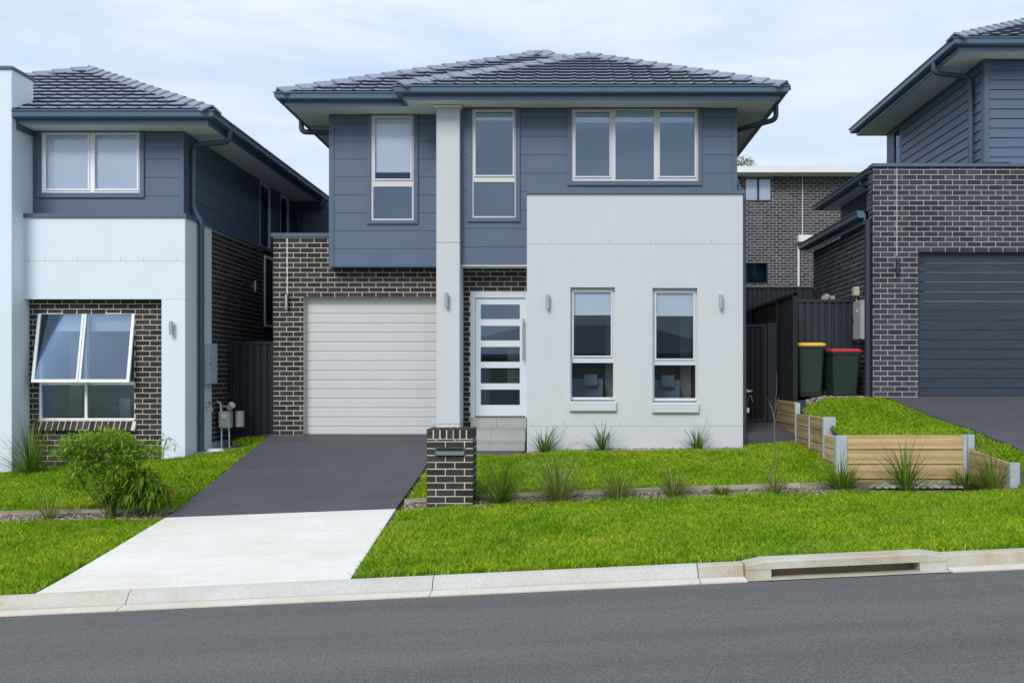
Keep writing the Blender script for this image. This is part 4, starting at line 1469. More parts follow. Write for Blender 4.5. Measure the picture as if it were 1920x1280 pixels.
part('soffit', MB().box(ex0, ex1 + .2, -.40, .1, et + .001, et + .02), 'soffit', eh, f)
part('roof', MB().quad((ex0, -.52, et + .225), (ex1 + .2, -.52, et + .225), (ex1 + .2, 5, et + .9), (ex0, 5, et + .9)), 'roof_metal', eh, f)
dp = MB().tube([(X(1499, YE - .2), -.08, Z(462, YE)), (X(1499, YE - .2), -.08, Z(545, YE))], .035, 8)
dp.box(X(1494, YE), X(1520, YE), -.28, -.02, Z(455, YE), Z(442.5, YE))
part('rain_head', dp, 'pvc', eh, f)


# ================================================================== fences
def corrugated(mb, x0, x1, z0, z1, y=0.0, pitch=.127, d=.022):
    pr = []
    x = x0
    while x < x1 - 1e-6:
        for t, dy in ((0, 0), (.55, 0), (.68, d), (.87, d)):
            q = x + t * pitch
            if q <= x1: pr.append((q, y + dy))
        x += pitch
    pr.append((x1, y))
    vs = [(a, b, z0) for a, b in pr] + [(a, b, z1) for a, b in pr]
    n = len(pr)
    mb.add(vs, [(i, i + 1, n + i + 1, n + i) for i in range(n - 1)])
    return mb


def steel_fence(name, label, fr, x0, x1, z0, z1, posts, mat='fence', cat='fence', sheetw=.78, rails=True):
    base = fr @ Vector(((x0 + x1) / 2, 0, z0))
    t = thing(name, label, cat, base)
    edges = sorted(set([x0, x1] + [p for p in posts if x0 < p < x1]))
    for a, b in zip(edges[:-1], edges[1:]):
        k = max(1, round((b - a) / sheetw))
        for i in range(k):
            p, q = a + (b - a) * i / k, a + (b - a) * (i + 1) / k
            part('fence_sheet', corrugated(MB(), p, q - .001, z0 + .03, z1 - .03), mat, t, fr)
        part('rail', MB().box(a, b, -.022, .045, z1 - .05, z1), mat, t, fr)
        part('rail', MB().box(a, b, -.022, .045, z0, z0 + .05), mat, t, fr)
    for p in posts:
        part('post', MB().box(p - .03, p + .03, -.030, .050, z0 - .1, z1 + .012), mat, t, fr)
    return t


YF1 = 17.6
steel_fence('metal_fence', 'dark steel fence panel closing the passage between the white house and the brick pier', frame(0, YF1), X(432, YF1), -5.22, -1.22, Z(640, YF1), [X(434, YF1), X(441, YF1)], 'fence')
YF2 = 16.9
steel_fence('metal_fence', 'dark ribbed steel fence standing behind the two wheelie bins', frame(0, YF2), 3.80, 5.06, -.45, Z(561, YF2), [], 'fence')
# side boundary fence running away from the camera along X 3.78 (seen from its left, -X side)
fsd = frame(3.78, 0, 0, -90)
steel_fence('metal_fence', 'black boundary fence running back above the timber sleeper wall', fsd, -26.0, -16.05, -.50, 1.395, [-16.08, -17.36, -19.8, -22.2, -24.6], 'fence_black')
steel_fence('metal_fence', 'low dark fence far back, below the brick house windows', frame(0, 26.0), 3.85, 8.2, .6, Z(537.5, 26), [X(1440, 26), X(1499, 26)], 'fence')
# side gate
YT = 17.3
gt = thing('metal_gate', 'narrow black side gate with vertical ribs beside the rendered wall', 'gate', (3.2, YT, -.82))
f = frame(0, YT)
g0, g1, gz0_, gz1_ = 2.84, X(1437, YT), Z(789, YT), Z(608, YT)
part('gate_sheet', corrugated(MB(), g0, g1 - .04, gz0_ + .04, gz1_ - .04, 0, .09, .018), 'fence_black', gt, f)
part('gate_frame', MB().holes(g0, g1, gz0_, gz1_, -.02, .03, [(g0 + .04, g1 - .04, gz0_ + .04, gz1_ - .04)]), 'fence', gt, f)
part('gate_post', MB().box(X(1438.5, YT), X(1455, YT), -.05, .03, gz0_ - .1, Z(605, YT)), 'fence', gt, f)
lv = MB().box(X(1400, YT), X(1410, YT), -.05, -.035, Z(733, YT), Z(731, YT)).box(X(1399, YT), X(1401.5, YT), -.05, -.02, Z(735, YT), Z(729, YT))
part('latch', lv, 'steel', gt, f)

# ================================================================== retaining wall of timber sleepers and steel posts
XR = 3.78
rw = thing('retaining_wall', 'stepped timber sleeper retaining wall with grey steel posts, below the neighbour\'s lawn', 'retaining wall', (4.2, 13.0, -1.42))
f = frame(0, 13.0)
x0, x1 = X(1588, 13.0), X(1808, 13.0)
ztp, sh_ = Z(816, 13.0), .2005
for k in range(3):
    part('sleeper', MB().cbox(x0 - .04, x1, random.uniform(-.004, .004), .055, ztp - (k + 1) * sh_ + .010, ztp - k * sh_, .009), 'timber', rw, f @ Matrix.Translation((0, 0, 0)))
part('sleeper', MB().cbox(x0 - .04, x1, .003, .055, ztp - 3.6 * sh_, ztp - 3 * sh_ - .004, .004), 'timber', rw, f)
# corner and end posts (galvanised channels)
part('post', MB().cbox(X(1568, 12.97), X(1588.5, 12.97), -.03, .10, -1.62, Z(817, 12.97), .004), 'galv', rw, f)
part('post', MB().cbox(X(1806.5, 12.97), X(1813.5, 12.97), -.03, .08, -1.62, Z(815, 12.97), .003).cbox(X(1813.6, 13.06), X(1827, 13.06), .05, .14, -1.62, Z(814.5, 13.06), .003), 'galv', rw, f)
# long side, facing -X (local x = -Y)
fsd2 = frame(XR - .03, 0, 0, -90)
def tier(ya, yb, top, n, mat):
    for k in range(n):
        part('sleeper', MB().cbox(-yb, -ya, random.uniform(-.005, .005), .055, top - (k + 1) * .2 + .009, top - k * .2, .008), mat, rw, fsd2)
tier(13.08, 14.08, -.845, 4, 'timber')
tier(14.14, 14.93, -.615, 4, 'timber_old')
tier(14.98, 15.82, -.615, 4, 'timber_old')
tier(15.90, 17.5, -.43, 4, 'timber_old')
part('post', MB().cbox(-14.135, -14.085, -.012, .07, -1.5, -.60, .003), 'galv', rw, fsd2)
part('post', MB().cbox(XR + .03, XR + .14, 14.08, 14.12, -1.3, -.602, .003), 'galv', rw)
part('post', MB().cbox(-14.975, -14.935, -.012, .07, -1.5, -.63, .003), 'galv', rw, fsd2)
part('post', MB().cbox(-15.895, -15.825, -.012, .07, -1.4, -.44, .003), 'galv', rw, fsd2)
part('post', MB().cbox(XR + .0, XR + .13, 15.83, 15.88, -1.3, -.40, .003), 'fence', rw)
# short return coming forward at the right end
p0, p1 = Vector((5.47, 12.98, 0)), Vector((5.60, 12.16, 0))
d_ = (p1 - p0)
mr_ = Matrix.Translation(p0) @ Matrix.Rotation(math.atan2(d_.y, d_.x), 4, 'Z')
for k in range(3):
    za, zb_ = Z(843, 13.0) - k * .2, Z(868, 12.12) - k * .2
    mb = MB()
    Ld = d_.length
    mb.add([(0, -.05, za - .197), (Ld, -.05, zb_ - .197), (Ld, 0, zb_ - .197), (0, 0, za - .197), (0, -.05, za), (Ld, -.05, zb_), (Ld, 0, zb_), (0, 0, za)],
           [(0, 3, 2, 1), (4, 5, 6, 7), (0, 1, 5, 4), (1, 2, 6, 5), (2, 3, 7, 6), (3, 0, 4, 7)])
    part('sleeper', mb, 'timber_old', rw, mr_)
part('post', MB().cbox(X(1891, 12.1), X(1909.5, 12.1), 0, .10, -1.6, Z(867, 12.1), .004), 'galv', rw, frame(0, 12.05))

# weathered slats lying flat in front of the sleeper wall
sl = thing('timber_slats', 'weathered grey timber slats lying flat at the foot of the sleeper wall', 'timber slats', (4.6, 12.6, -1.42))
for k in range(13):
    x = 3.95 + k * .098
    m = Matrix.Translation((x + .10, 12.62, float(zlow(x, 12.62)) + .022)) @ Matrix.Rotation(R(5.4), 4, 'X') @ Matrix.Rotation(R(-38 + random.uniform(-2, 2)), 4, 'Z')
    part('slat', MB().cbox(-.034, .034, -.24, .24, 0, .02, .003), 'timber_grey', sl, m)


# ================================================================== garden edging boards
def edging(label, xs, y, lift, mat='timber_edge', h=.085):
    t = thing('garden_edging', label, 'garden edging', (xs[0], y, float(zlow(xs[0], y))))
    for a, b in zip(xs[:-1], xs[1:]):
        za, zb_ = float(zlow(a, y)) + lift, float(zlow(b, y)) + lift
        mb = MB()
        mb.add([(a + .002, y, za - .2), (b - .002, y, zb_ - .2), (b - .002, y + .022, zb_ - .2), (a + .002, y + .022, za - .2), (a + .002, y, za), (b - .002, y, zb_), (b - .002, y + .022, zb_), (a + .002, y + .022, za)],
               [(0, 3, 2, 1), (4, 5, 6, 7), (0, 1, 5, 4), (1, 2, 6, 5), (2, 3, 7, 6), (3, 0, 4, 7)])
        part('edging_board', mb, mat, t)
    return t


edging('thin timber edging between the front lawn and the gravel bed by the brick letterbox', [-2.13, -.6, 1.2, 3.0, 3.70], 12.44, .052)
edging('thin timber edging along the lawn of the white house behind the leafy shrub', [-9.0, -7.6, -6.3, -5.10], 12.40, .045)
edging('thin timber edging of the pebble strip under the two tall windows', [-.70, .9, 2.80], 15.30, .035)


# ================================================================== pebbles
def pebbles(name, n, x0, x1, y0, y1, zf, size=(.008, .022), lift=0.0):
    xs = rng.uniform(x0, x1, n); ys = rng.uniform(y0, y1, n)
    zs = zf(xs, ys) + lift
    s = rng.uniform(size[0], size[1], n)
    base = np.array([(1, 0, 0), (0, 1, 0), (-1, 0, 0), (0, -1, 0), (0, 0, .75), (0, 0, -.5)], float)
    th = rng.uniform(0, 6.28, n)
    st = rng.uniform(.6, 1.5, (n, 3))
    v = base[None] * s[:, None, None] * st[:, None, :]
    c, q = np.cos(th), np.sin(th)
    vx = v[..., 0] * c[:, None] - v[..., 1] * q[:, None] + xs[:, None]
    vy = v[..., 0] * q[:, None] + v[..., 1] * c[:, None] + ys[:, None]
    vz = v[..., 2] + zs[:, None]
    V = np.stack([vx, vy, vz], -1).reshape(-1, 3)
    fb = np.array([(0, 1, 4), (1, 2, 4), (2, 3, 4), (3, 0, 4), (1, 0, 5), (2, 1, 5), (3, 2, 5), (0, 3, 5)])
    Fc = (fb[None] + (np.arange(n) * 6)[:, None, None]).reshape(-1, 3)
    return tag(link(name, np_mesh(name, V, Fc, 'pebble')), kind='stuff')


def np_mesh(name, V, Fc, mat, smooth=False):
    me = bpy.data.meshes.new(name)
    k = Fc.shape[1]
    me.vertices.add(len(V)); me.vertices.foreach_set('co', V.astype(np.float32).ravel())
    me.loops.add(Fc.size); me.loops.foreach_set('vertex_index', Fc.astype(np.int32).ravel())
    me.polygons.add(len(Fc)); me.polygons.foreach_set('loop_start', (np.arange(len(Fc)) * k).astype(np.int32))
    if smooth:
        me.polygons.foreach_set('use_smooth', np.ones(len(Fc), bool))
    me.materials.append(M[mat])
    me.update(calc_edges=True)
    me.validate()
    return me


BEDS = [('garden_bed', -2.12, 3.72, 12.02, 12.44), ('garden_bed', -9.0, -5.1, 12.0, 12.40), ('garden_bed', 3.72, 5.58, 12.05, 13.0), ('pebble_strip', -.72, 2.82, 15.31, 15.62)]
for nm, a, b, c, d in BEDS:
    tag(sheet(nm, zlow, a, b, c, d, 24, 4, 'bed', drop=0.008), kind='structure')
pebbles('gravel', 4200, -2.1, 3.72, 12.04, 12.43, zlow)
pebbles('gravel', 2300, -9.0, -5.12, 12.02, 12.39, zlow)
pebbles('gravel', 300, 3.75, 5.5, 12.12, 12.32, zlow)
pebbles('gravel', 1500, -.68, 2.80, 15.33, 15.60, zlow, (.012, .030))
tag(sheet('bin_pad', zhigh, 3.86, 5.02, 15.95, 17.0, 6, 6, 'bed', drop=.004), kind='structure')
pebbles('gravel', 900, 3.9, 5.0, 15.95, 16.6, zhigh, (.01, .026), .006)

# ================================================================== brick letterbox
YX = 12.10
lb = thing('brick_letterbox', 'dark brick letterbox pillar with a metal mail slot beside the driveway', 'letterbox', (-1.5, YX + .23, -1.66))
f = frame(0, YX)
lx0, lx1 = X(800, YX), X(887, YX)
lz1 = Z(823, YX)
store = []
nrow = 10
slot = (X(816, YX), X(872, YX), Z(854, YX), Z(838, YX))
lay(store, f, lx0, lx1, lz1 - .086 * nrow - .03, lz1 - .004, 'brick', [], phase=lx0 - .12, course=.0865)
store = [t for t in store]
for pr, m, l, h, mt in list(store):
    pass
fside = frame(lx1 + .0005, 0, 0, 90)
lay(store, fside, YX + .052, YX + .46, lz1 - .086 * nrow - .03, lz1 - .004, 'brick', [], phase=YX, course=.0865)
fside2 = frame(lx0 - .0005, 0, 0, -90)
lay(store, fside2, -YX - .46, -YX - .052, lz1 - .086 * nrow - .03, lz1 - .004, 'brick', [], phase=-YX, course=.0865)
place_bricks(store, lb)
part('mortar', MB().box(lx0 + .004, lx1 - .004, .0035, .46, -1.78, Z(806, YX)), 'mortar', lb, f)
npc = 7
pw = (lx1 - lx0) / npc
for k in range(npc):
    a = lx0 + k * pw + .006
    b = lx0 + (k + 1) * pw - .006
    if k == 0: a = lx0
    if k == npc - 1: b = lx1
    part('capping_brick', MB().cbox(a, b, random.uniform(-.003, .001), .465, lz1 + .004, Z(804, YX) + random.uniform(-.003, .003), .005), 'brick', lb, f)
ms = MB().holes(slot[0], slot[1], slot[2], slot[3], -.012, .003, [(slot[0] + .02, slot[1] - .02, slot[2] + .035, slot[3] - .012)])
sp_ = part('mail_slot', ms, 'slot', lb, f)
part('slot_inside', MB().box(slot[0] + .015, slot[1] - .015, -.004, .003, slot[2] + .03, slot[3] - .01), 'black', sp_, f)
part('flap', MB().prism([(-.014, slot[3] - .05), (-.045, slot[2] + .012), (-.040, slot[2] + .006), (-.012, slot[2] + .03)], 'x', slot[0] + .012, slot[1] - .012), 'slot', sp_, f)


# ================================================================== wheelie bins
def loft(mb, rings, close=True):
    n = len(rings[0])
    vs = [p for r in rings for p in r]
    fs = [(i * n + k, i * n + (k + 1) % n, (i + 1) * n + (k + 1) % n, (i + 1) * n + k) for i in range(len(rings) - 1) for k in range(n)]
    fs += [tuple(range(n - 1, -1, -1)), tuple(range(len(vs) - n, len(vs)))]
    mb.add(vs, fs)
    return mb


def rrect(w, d, z, c=.03, oy=0.0):
    w, d = w / 2, d / 2
    return [(-w + c, -d + oy, z), (w - c, -d + oy, z), (w, -d + c + oy, z), (w, d - c + oy, z), (w - c, d + oy, z), (-w + c, d + oy, z), (-w, d - c + oy, z), (-w, -d + c + oy, z)]


def bin_(label, loc, W, H, lid, rotz=0.0, lidtilt=0.0):
    t = thing('wheelie_bin', label, 'wheelie bin', loc, 'wheelie bins by the fence', rotz=rotz)
    m = wm(t)
    D = W * 1.06
    b = MB()
    loft(b, [rrect(W * .76, D * .70, .05), rrect(W * .77, D * .71, .14), rrect(W * .90, D * .88, H - .14, .035), rrect(W * .91, D * .89, H - .10, .035), rrect(W * .97, D * .95, H - .095, .03), rrect(W * .97, D * .95, H - .06, .03)])
    part('body', b, 'bin', t, m)
    part('base_rim', loft(MB(), [rrect(W * .79, D * .73, .03), rrect(W * .80, D * .74, .115)]), 'black', t, m)
    l_ = MB()
    loft(l_, [rrect(W * 1.0, D, H - .058, .04), rrect(W * 1.01, D * 1.01, H - .035, .04), rrect(W * .97, D * .96, H - .012, .05), rrect(W * .80, D * .80, H, .06)])
    part('lid', l_, lid, t, m)
    hy = D * .5 + .03
    hb = MB().tube([(-W * .36, hy, H - .05), (W * .36, hy, H - .05)], .017, 10)
    for s in (-1, 0, 1):
        hb.box(s * W * .33 - .015, s * W * .33 + .015, D * .42, hy, H - .065, H - .04)
    part('handle', hb, lid, t, m)
    for s in (-1, 1):
        wx = s * W * .44
        w_ = MB().tube([(wx - .025, D * .36, .09), (wx + .025, D * .36, .09)], .09, 18)
        wo_ = part('wheel', w_, 'black', t, m)
        part('hub', MB().tube([(wx - .028, D * .36, .09), (wx + .028, D * .36, .09)], .035, 12), 'meter_grey', wo_, m)
    part('axle', MB().tube([(-W * .42, D * .36, .09), (W * .42, D * .36, .09)], .012, 8), 'steel', t, m)
    for s in (-.45, .45):
        part('rib', MB().box(s * W * .8 - .005, s * W * .8 + .005, -D * .47, -D * .43, H - .20, H - .10), 'bin', t, m)
    return t


bin_('dark green wheelie bin with a yellow lid beside the fence post', (X(1517, 16.5), 16.50, Z(746, 16.5)), .50, .945, 'bin_yellow', R(-6))
bin_('dark green wheelie bin with a red lid beside the brick corner', (X(1577, 16.38), 16.38, Z(750, 16.38)), .535, .875, 'bin_red', R(8))

# ================================================================== meter boxes, gas meter, taps
mbx = thing('meter_box', 'pale blue green electricity meter box on the white side wall by the downpipe', 'meter box', (-6.17, 16.53, .2))
z0, z1 = Z(720, 16.35), Z(643, 16.35)
xo = -6.11
part('body', MB().cbox(-6.229, xo - .012, 16.355, 16.71, z0, z1, .006), 'meter', mbx)
dr = part('door', MB().cbox(xo - .012, xo, 16.36, 16.705, z0 + .01, z1 - .01, .004), 'meter', mbx)
part('lock', MB().box(xo, xo + .004, 16.375, 16.40, .17, .24), 'black', dr)
pr_ = MB()
for za, ya, yb in ((.40, 16.50, 16.58), (.335, 16.50, 16.58), (.02, 16.48, 16.58), (-.04, 16.52, 16.57)):
    pr_.box(xo, xo + .0015, ya, yb, za, za + .018)
part('notice', pr_, 'print', dr)

mb2 = thing('meter_box', 'grey electricity meter box on the brick side wall above the red lid bin', 'meter box', (4.99, 16.45, .7))
z0, z1 = Z(636, 16.2), Z(562, 16.2)
part('body', MB().cbox(4.945, qx0 - .002, 16.20, 16.66, z0, z1, .006), 'meter_grey', mb2)
dr = part('door', MB().cbox(4.932, 4.944, 16.215, 16.645, z0 + .015, z1 - .015, .004), 'meter_grey', mb2)
part('lock', MB().box(4.928, 4.932, 16.60, 16.63, (z0 + z1) / 2 - .03, (z0 + z1) / 2 + .03), 'black', dr)
part('notice', MB().box(4.9305, 4.932, 16.35, 16.45, z1 - .20, z1 - .14), 'print', dr)

gm = thing('gas_meter', 'beige gas meter with white pipes low on the brick side wall', 'gas meter', (-6.05, 17.0, -1.0))
part('meter_body', MB().cbox(-6.17, -5.97, 16.90, 17.10, -.92, -.62, .02), 'beige', gm)
part('dial', MB().tube([(-6.07, 16.90, -.70), (-6.07, 16.885, -.70)], .05, 14), 'pvc', gm)
part('regulator', MB().tube([(-6.0, 16.98, -.56), (-5.93, 16.93, -.50)], .06, 12).tube([(-6.14, 17.0, -.62), (-6.14, 17.0, -.52), (-6.0, 16.98, -.55)], .016, 8), 'beige', gm)
part('pipe', MB().tube(smooth_path([(-6.14, 16.95, -.62), (-6.14, 16.95, -.48), (-6.20, 16.95, -.45)]), .014, 8), 'pvc', gm)
part('pipe', MB().tube([(-6.13, 16.96, -.92), (-6.13, 16.96, -1.26)], .014, 8), 'pvc', gm)
part('pipe', MB().tube([(-6.0, 16.96, -.92), (-5.99, 16.96, -1.26)], .014, 8), 'pvc', gm)
part('cover', MB().tube([(-5.86, 17.12, -.62), (-5.86, 17.12, -.9)], .08, 12), 'meter_grey', gm)
tp = thing('garden_tap', 'small garden tap on the white side wall above the gas meter path', 'tap', (-6.2, 16.45, -.55))
part('tap_body', MB().tube(smooth_path([(-6.22, 16.45, -.52), (-6.12, 16.45, -.52), (-6.10, 16.45, -.60)], .03), .014, 8), 'beige', tp)
part('tap_handle', MB().tube([(-6.15, 16.45, -.52), (-6.15, 16.45, -.45)], .008, 8).box(-6.19, -6.11, 16.44, 16.46, -.456, -.44), 'dark_metal', tp)
tp = thing('garden_tap', 'small tap and pipe at the right corner of the rendered wall by the gate', 'tap', (2.95, 15.75, -.4))
part('tap_body', MB().tube(smooth_path([(2.90, 15.90, -1.2), (2.95, 15.86, -.40), (2.99, 15.8, -.30), (3.03, 15.78, -.42)], .05), .009, 8), 'slab', tp)
part('tap_handle', MB().box(2.93, 3.0, 15.78, 15.80, -.26, -.24), 'steel', tp)
part('box', MB().cbox(2.925, 2.965, 15.74, 15.80, -.60, -.52, .004), 'meter_grey', tp)
cv = MB().tube([(-5.98, 16.25, -1.262), (-5.98, 16.25, -1.225)], .15, 20, .12)
tag(part('drain_cover', cv, 'pvc', None), 'round white plastic drain cover on the side path', 'drain cover')
sc_ = thing('security_light', 'small sensor light on the brick side wall above the bin fence', 'lamp', (5.0, 18.3, 1.5))
part('lamp_head', MB().tube([(4.93, 18.3, 1.50), (4.86, 18.2, 1.47)], .07, 12), 'beige', sc_)
part('bracket', MB().box(4.93, 5.07, 18.27, 18.33, 1.46, 1.53), 'meter_grey', sc_)
cb_ = thing('junction_box', 'small pale junction box on the brick side wall near the downpipe', 'junction box', (5.0, 16.8, 1.5))
part('box', MB().cbox(4.98, 5.072, 16.72, 16.88, 1.40, 1.56, .008), 'beige', cb_)
part('conduit', MB().tube([(5.04, 16.80, 1.40), (5.04, 16.80, 1.1)], .014, 8), 'meter_grey', cb_)


# ================================================================== GRASS
def inpoly(x, y, poly):
    r = np.zeros(len(x), bool)
    n = len(poly)
    for i in range(n):
        (x0, y0), (x1, y1) = poly[i], poly[(i + 1) % n]
        c = ((y0 > y) != (y1 > y)) & (x < (x1 - x0) * (y - y0) / (y1 - y0 + 1e-12) + x0)
        r ^= c
    return r


def vnoise(x, y, s, seed):
    """smooth value noise, 0..1"""
    g = np.random.default_rng(seed).random((64, 64))
    u, v = (x * s) % 63, (y * s) % 63
    i, j = u.astype(int), v.astype(int)
    fu, fv = u - i, v - j
    fu, fv = fu * fu * (3 - 2 * fu), fv * fv * (3 - 2 * fv)
    return (g[i, j] * (1 - fu) + g[i + 1, j] * fu) * (1 - fv) + (g[i, j + 1] * (1 - fu) + g[i + 1, j + 1] * fu) * fv


def turf(name, poly, zf, dens, hmin=.025, hmax=.06, wid=.0045, holes=()):
    poly = np.array(poly, float)
    x0, y0 = poly.min(0); x1, y1 = poly.max(0)
    n = int((x1 - x0) * (y1 - y0) * dens)
    x = rng.uniform(x0, x1, n); y = rng.uniform(y0, y1, n)
    # uneven tufts: pull points towards random tuft centres
    k = int(n / 14)
    cx, cy = rng.uniform(x0, x1, k), rng.uniform(y0, y1, k)
    idx = rng.integers(0, k, n)
    tf = rng.random(n) < .6
    x = np.where(tf, cx[idx] + rng.normal(0, .022, n), x)
    y = np.where(tf, cy[idx] + rng.normal(0, .022, n), y)
    ok = inpoly(x, y, poly)
    for h in holes:
        ok &= ~((x > h[0]) & (x < h[1]) & (y > h[2]) & (y < h[3]))
    x, y, tf = x[ok], y[ok], tf[ok]
    n = len(x)
    z = zf(x, y) - .024
    hh = rng.uniform(hmin, hmax, n) * (0.65 + .7 * vnoise(x + 40, y + 40, 1.7, 3)) * (0.8 + .4 * vnoise(x + 40, y + 40, 6, 4)) + .012
    w = wid * rng.uniform(.7, 1.4, n)
    th = rng.uniform(0, 2 * np.pi, n)
    ph = rng.uniform(0, 2 * np.pi, n)
    lean = hh * rng.uniform(.15, 1.15, n)
    dx, dy = np.cos(th) * w, np.sin(th) * w
    lx_, ly_ = np.cos(ph) * lean, np.sin(ph) * lean
    V = np.empty((n, 5, 3))
    V[:, 0] = np.stack([x - dx, y - dy, z], -1)
    V[:, 1] = np.stack([x + dx, y + dy, z], -1)
    V[:, 2] = np.stack([x + dx * .8 + lx_ * .35, y + dy * .8 + ly_ * .35, z + hh * .62], -1)
    V[:, 3] = np.stack([x - dx * .8 + lx_ * .35, y - dy * .8 + ly_ * .35, z + hh * .62], -1)
    V[:, 4] = np.stack([x + lx_, y + ly_, z + hh], -1)
    b = (np.arange(n) * 5)[:, None, None]
    Fc = (np.array([(0, 1, 2), (0, 2, 3), (3, 2, 4)])[None] + b).reshape(-1, 3)
    return tag(link(name, np_mesh(name, V.reshape(-1, 3), Fc, 'grass')), kind='stuff')


turf('verge_grass', [(-1.97, 8.76), (7.2, 8.76), (7.2, 10.7), (5.66, 12.06), (4.5, 12.14), (3.6, 12.14), (3.3, 12.16), (1.5, 12.13), (-.3, 12.14), (-.85, 12.09), (-1.3, 12.05), (-1.8, 12.06), (-2.12, 11.95)], zlow, 5600, .03, .065)
turf('verge_grass', [(-8.0, 8.76), (-4.88, 8.76), (-4.97, 10.5), (-5.08, 12.05), (-6.3, 12.0), (-9, 11.98)], zlow, 5200, .03, .06)
turf('lawn_grass', [(-2.1, 12.47), (3.74, 12.47), (3.74, 15.84), (2.84, 15.84), (2.84, 15.29), (-.68, 15.29), (-.85, 15.20), (-2.1, 15.20)], zlow, 5000, .03, .065, .0055, holes=[(lx0 - .01, lx1 + .01, 12, 12.57)])
turf('lawn_grass', [(-9.6, 12.43), (-5.08, 12.43), (-5.2, 15.6), (-5.24, 16.3), (-5.6, 15.92), (-6.2, 15.92), (-6.2, 15.58), (-9.6, 15.58)], zlow, 4600, .03, .065, .0055)
turf('terrace_grass', [(3.86, 13.07), (5.44, 13.07), (5.62, 12.95), (5.75, 12.0), (6.1, 10.7), (7, 10.2), (6.6, 9.5), (6.4, 11), (5.93, 12.5), (5.53, 14.2), (5.25, 15.95), (3.86, 15.95)], zhigh, 5600, .025, .055, .0055)
turf('terrace_grass', [(5.62, 10.6), (6.25, 10.6), (5.93, 12.5), (5.60, 13.0), (5.48, 13.0), (5.66, 12.1)], zhigh, 5600, .025, .055, .0055)
turf('passage_grass', [(-5.95, 16.95), (-5.3, 16.95), (-5.3, 17.5), (-5.95, 17.5)], lambda x, y: zlow(x, y) + .10, 2500, .04, .11, .006)


# ================================================================== plants
def ribbon(V, Fc, p, d, up, length, w, droop, seg=5):
    """one arching leaf"""
    o = len(V)
    side = d.cross(Vector((0, 0, 1))).normalized()
    pos = Vector(p)
    cur = (d * (1 - up) + Vector((0, 0, 1)) * up).normalized()
    for i in range(seg + 1):
        t = i / seg
        ww = w * (0.75 + .5 * t) if t < .4 else w * max(.04, (1 - t) / .6 * .95)
        V.append(tuple(pos - side * ww)); V.append(tuple(pos + side * ww))
        cur = (cur + Vector((d.x, d.y, -1.0)) * droop * (t + .15)).normalized()
        pos = pos + cur * (length / seg)
    for i in range(seg):
        a = o + 2 * i
        Fc.append((a, a + 1, a + 3, a + 2))


def tussock(label, x, y, z, h, n=80, spread=.06, droop=.16, mat='tussock', w=.0055, wide=1.0):
    t = thing('tussock_grass', label, 'grass tuft', (x, y, z), 'strappy tussock plants in the garden beds')
    V, Fc = [], []
    for k in range(n):
        a = random.uniform(0, 2 * math.pi)
        r = spread * math.sqrt(random.random())
        d = Vector((math.cos(a), math.sin(a), 0))
        ribbon(V, Fc, (x + d.x * r, y + d.y * r, z - .02), d, random.uniform(.28, .95) if wide >= 1 else random.uniform(.6, .99),
               h * random.uniform(.55, 1.25), w * random.uniform(.7, 1.3), droop * random.uniform(.3, 1.7) * wide, 6)
    mb = MB()
    mb.add(V, Fc, True)
    part('blades', mb, mat, t)
    mb = MB()
    mb.tube([(x, y, z - .05), (x, y, z + .05)], spread * .8, 8, spread * .5)
    part('crown', mb, 'bark', t)
    return t


def gz(px, py, Y):
    return X(px, Y), Y, Z(py, Y)


for lab, px, py, Y, h, n, sp_, mt in (
    ('strappy green tuft in the pebbles by the front steps', 1020, 838, 15.42, .36, 55, .05, 'tussock'),
    ('strappy green tuft in the pebbles under the left tall window', 1128, 838, 15.42, .34, 42, .05, 'tussock'),
    ('strappy green tuft in the pebbles under the right tall window', 1308, 838, 15.42, .34, 42, .05, 'tussock'),
    ('rounded dark green tuft in the gravel just right of the brick letterbox', 938, 941, 12.22, .42, 95, .06, 'tussock'),
    ('tall pale dry tuft, second from the brick letterbox', 1048, 943, 12.20, .46, 105, .08, 'tussock_dry'),
    ('low bushy tuft, third from the brick letterbox', 1158, 938, 12.22, .27, 85, .09, 'tussock_dry'),
    ('short wispy tuft, fourth from the brick letterbox', 1265, 934, 12.24, .27, 70, .08, 'tussock_dry'),
    ('tiny flat tuft in the gravel left of the bare sapling', 1352, 932, 12.22, .12, 60, .09, 'tussock'),
    ('spreading tuft in front of the corner steel post', 1578, 921, 12.35, .33, 110, .10, 'tussock'),
    ('large dark green tuft in front of the middle of the sleeper wall', 1698, 920, 12.45, .50, 85, .07, 'tussock'),
    ('dark green tuft against the end steel post', 1862, 912, 12.30, .42, 85, .08, 'tussock'),
    ('low leafy tuft between the timber slats and the end post', 1806, 908, 12.60, .20, 110, .13, 'tussock'),
    ('thin tuft at the foot of the bare sapling', 1451, 930, 12.22, .26, 45, .07, 'tussock_dry'),
    ('tall strappy tuft against the white blade wall', 58, 887, 15.0, .62, 95, .10, 'tussock'),
    ('small wispy tuft in the gravel left of the leafy shrub', 93, 977, 12.16, .28, 32, .05, 'tussock_dry'),
):
    x, y, z = gz(px, py, Y)
    z = float(zlow(x, y)) + .0
    tussock(lab, x, y, z, h * 1.6, int(n * 2.1), sp_ * 1.1, .17, mt, .0056 if Y < 14 else .0062)


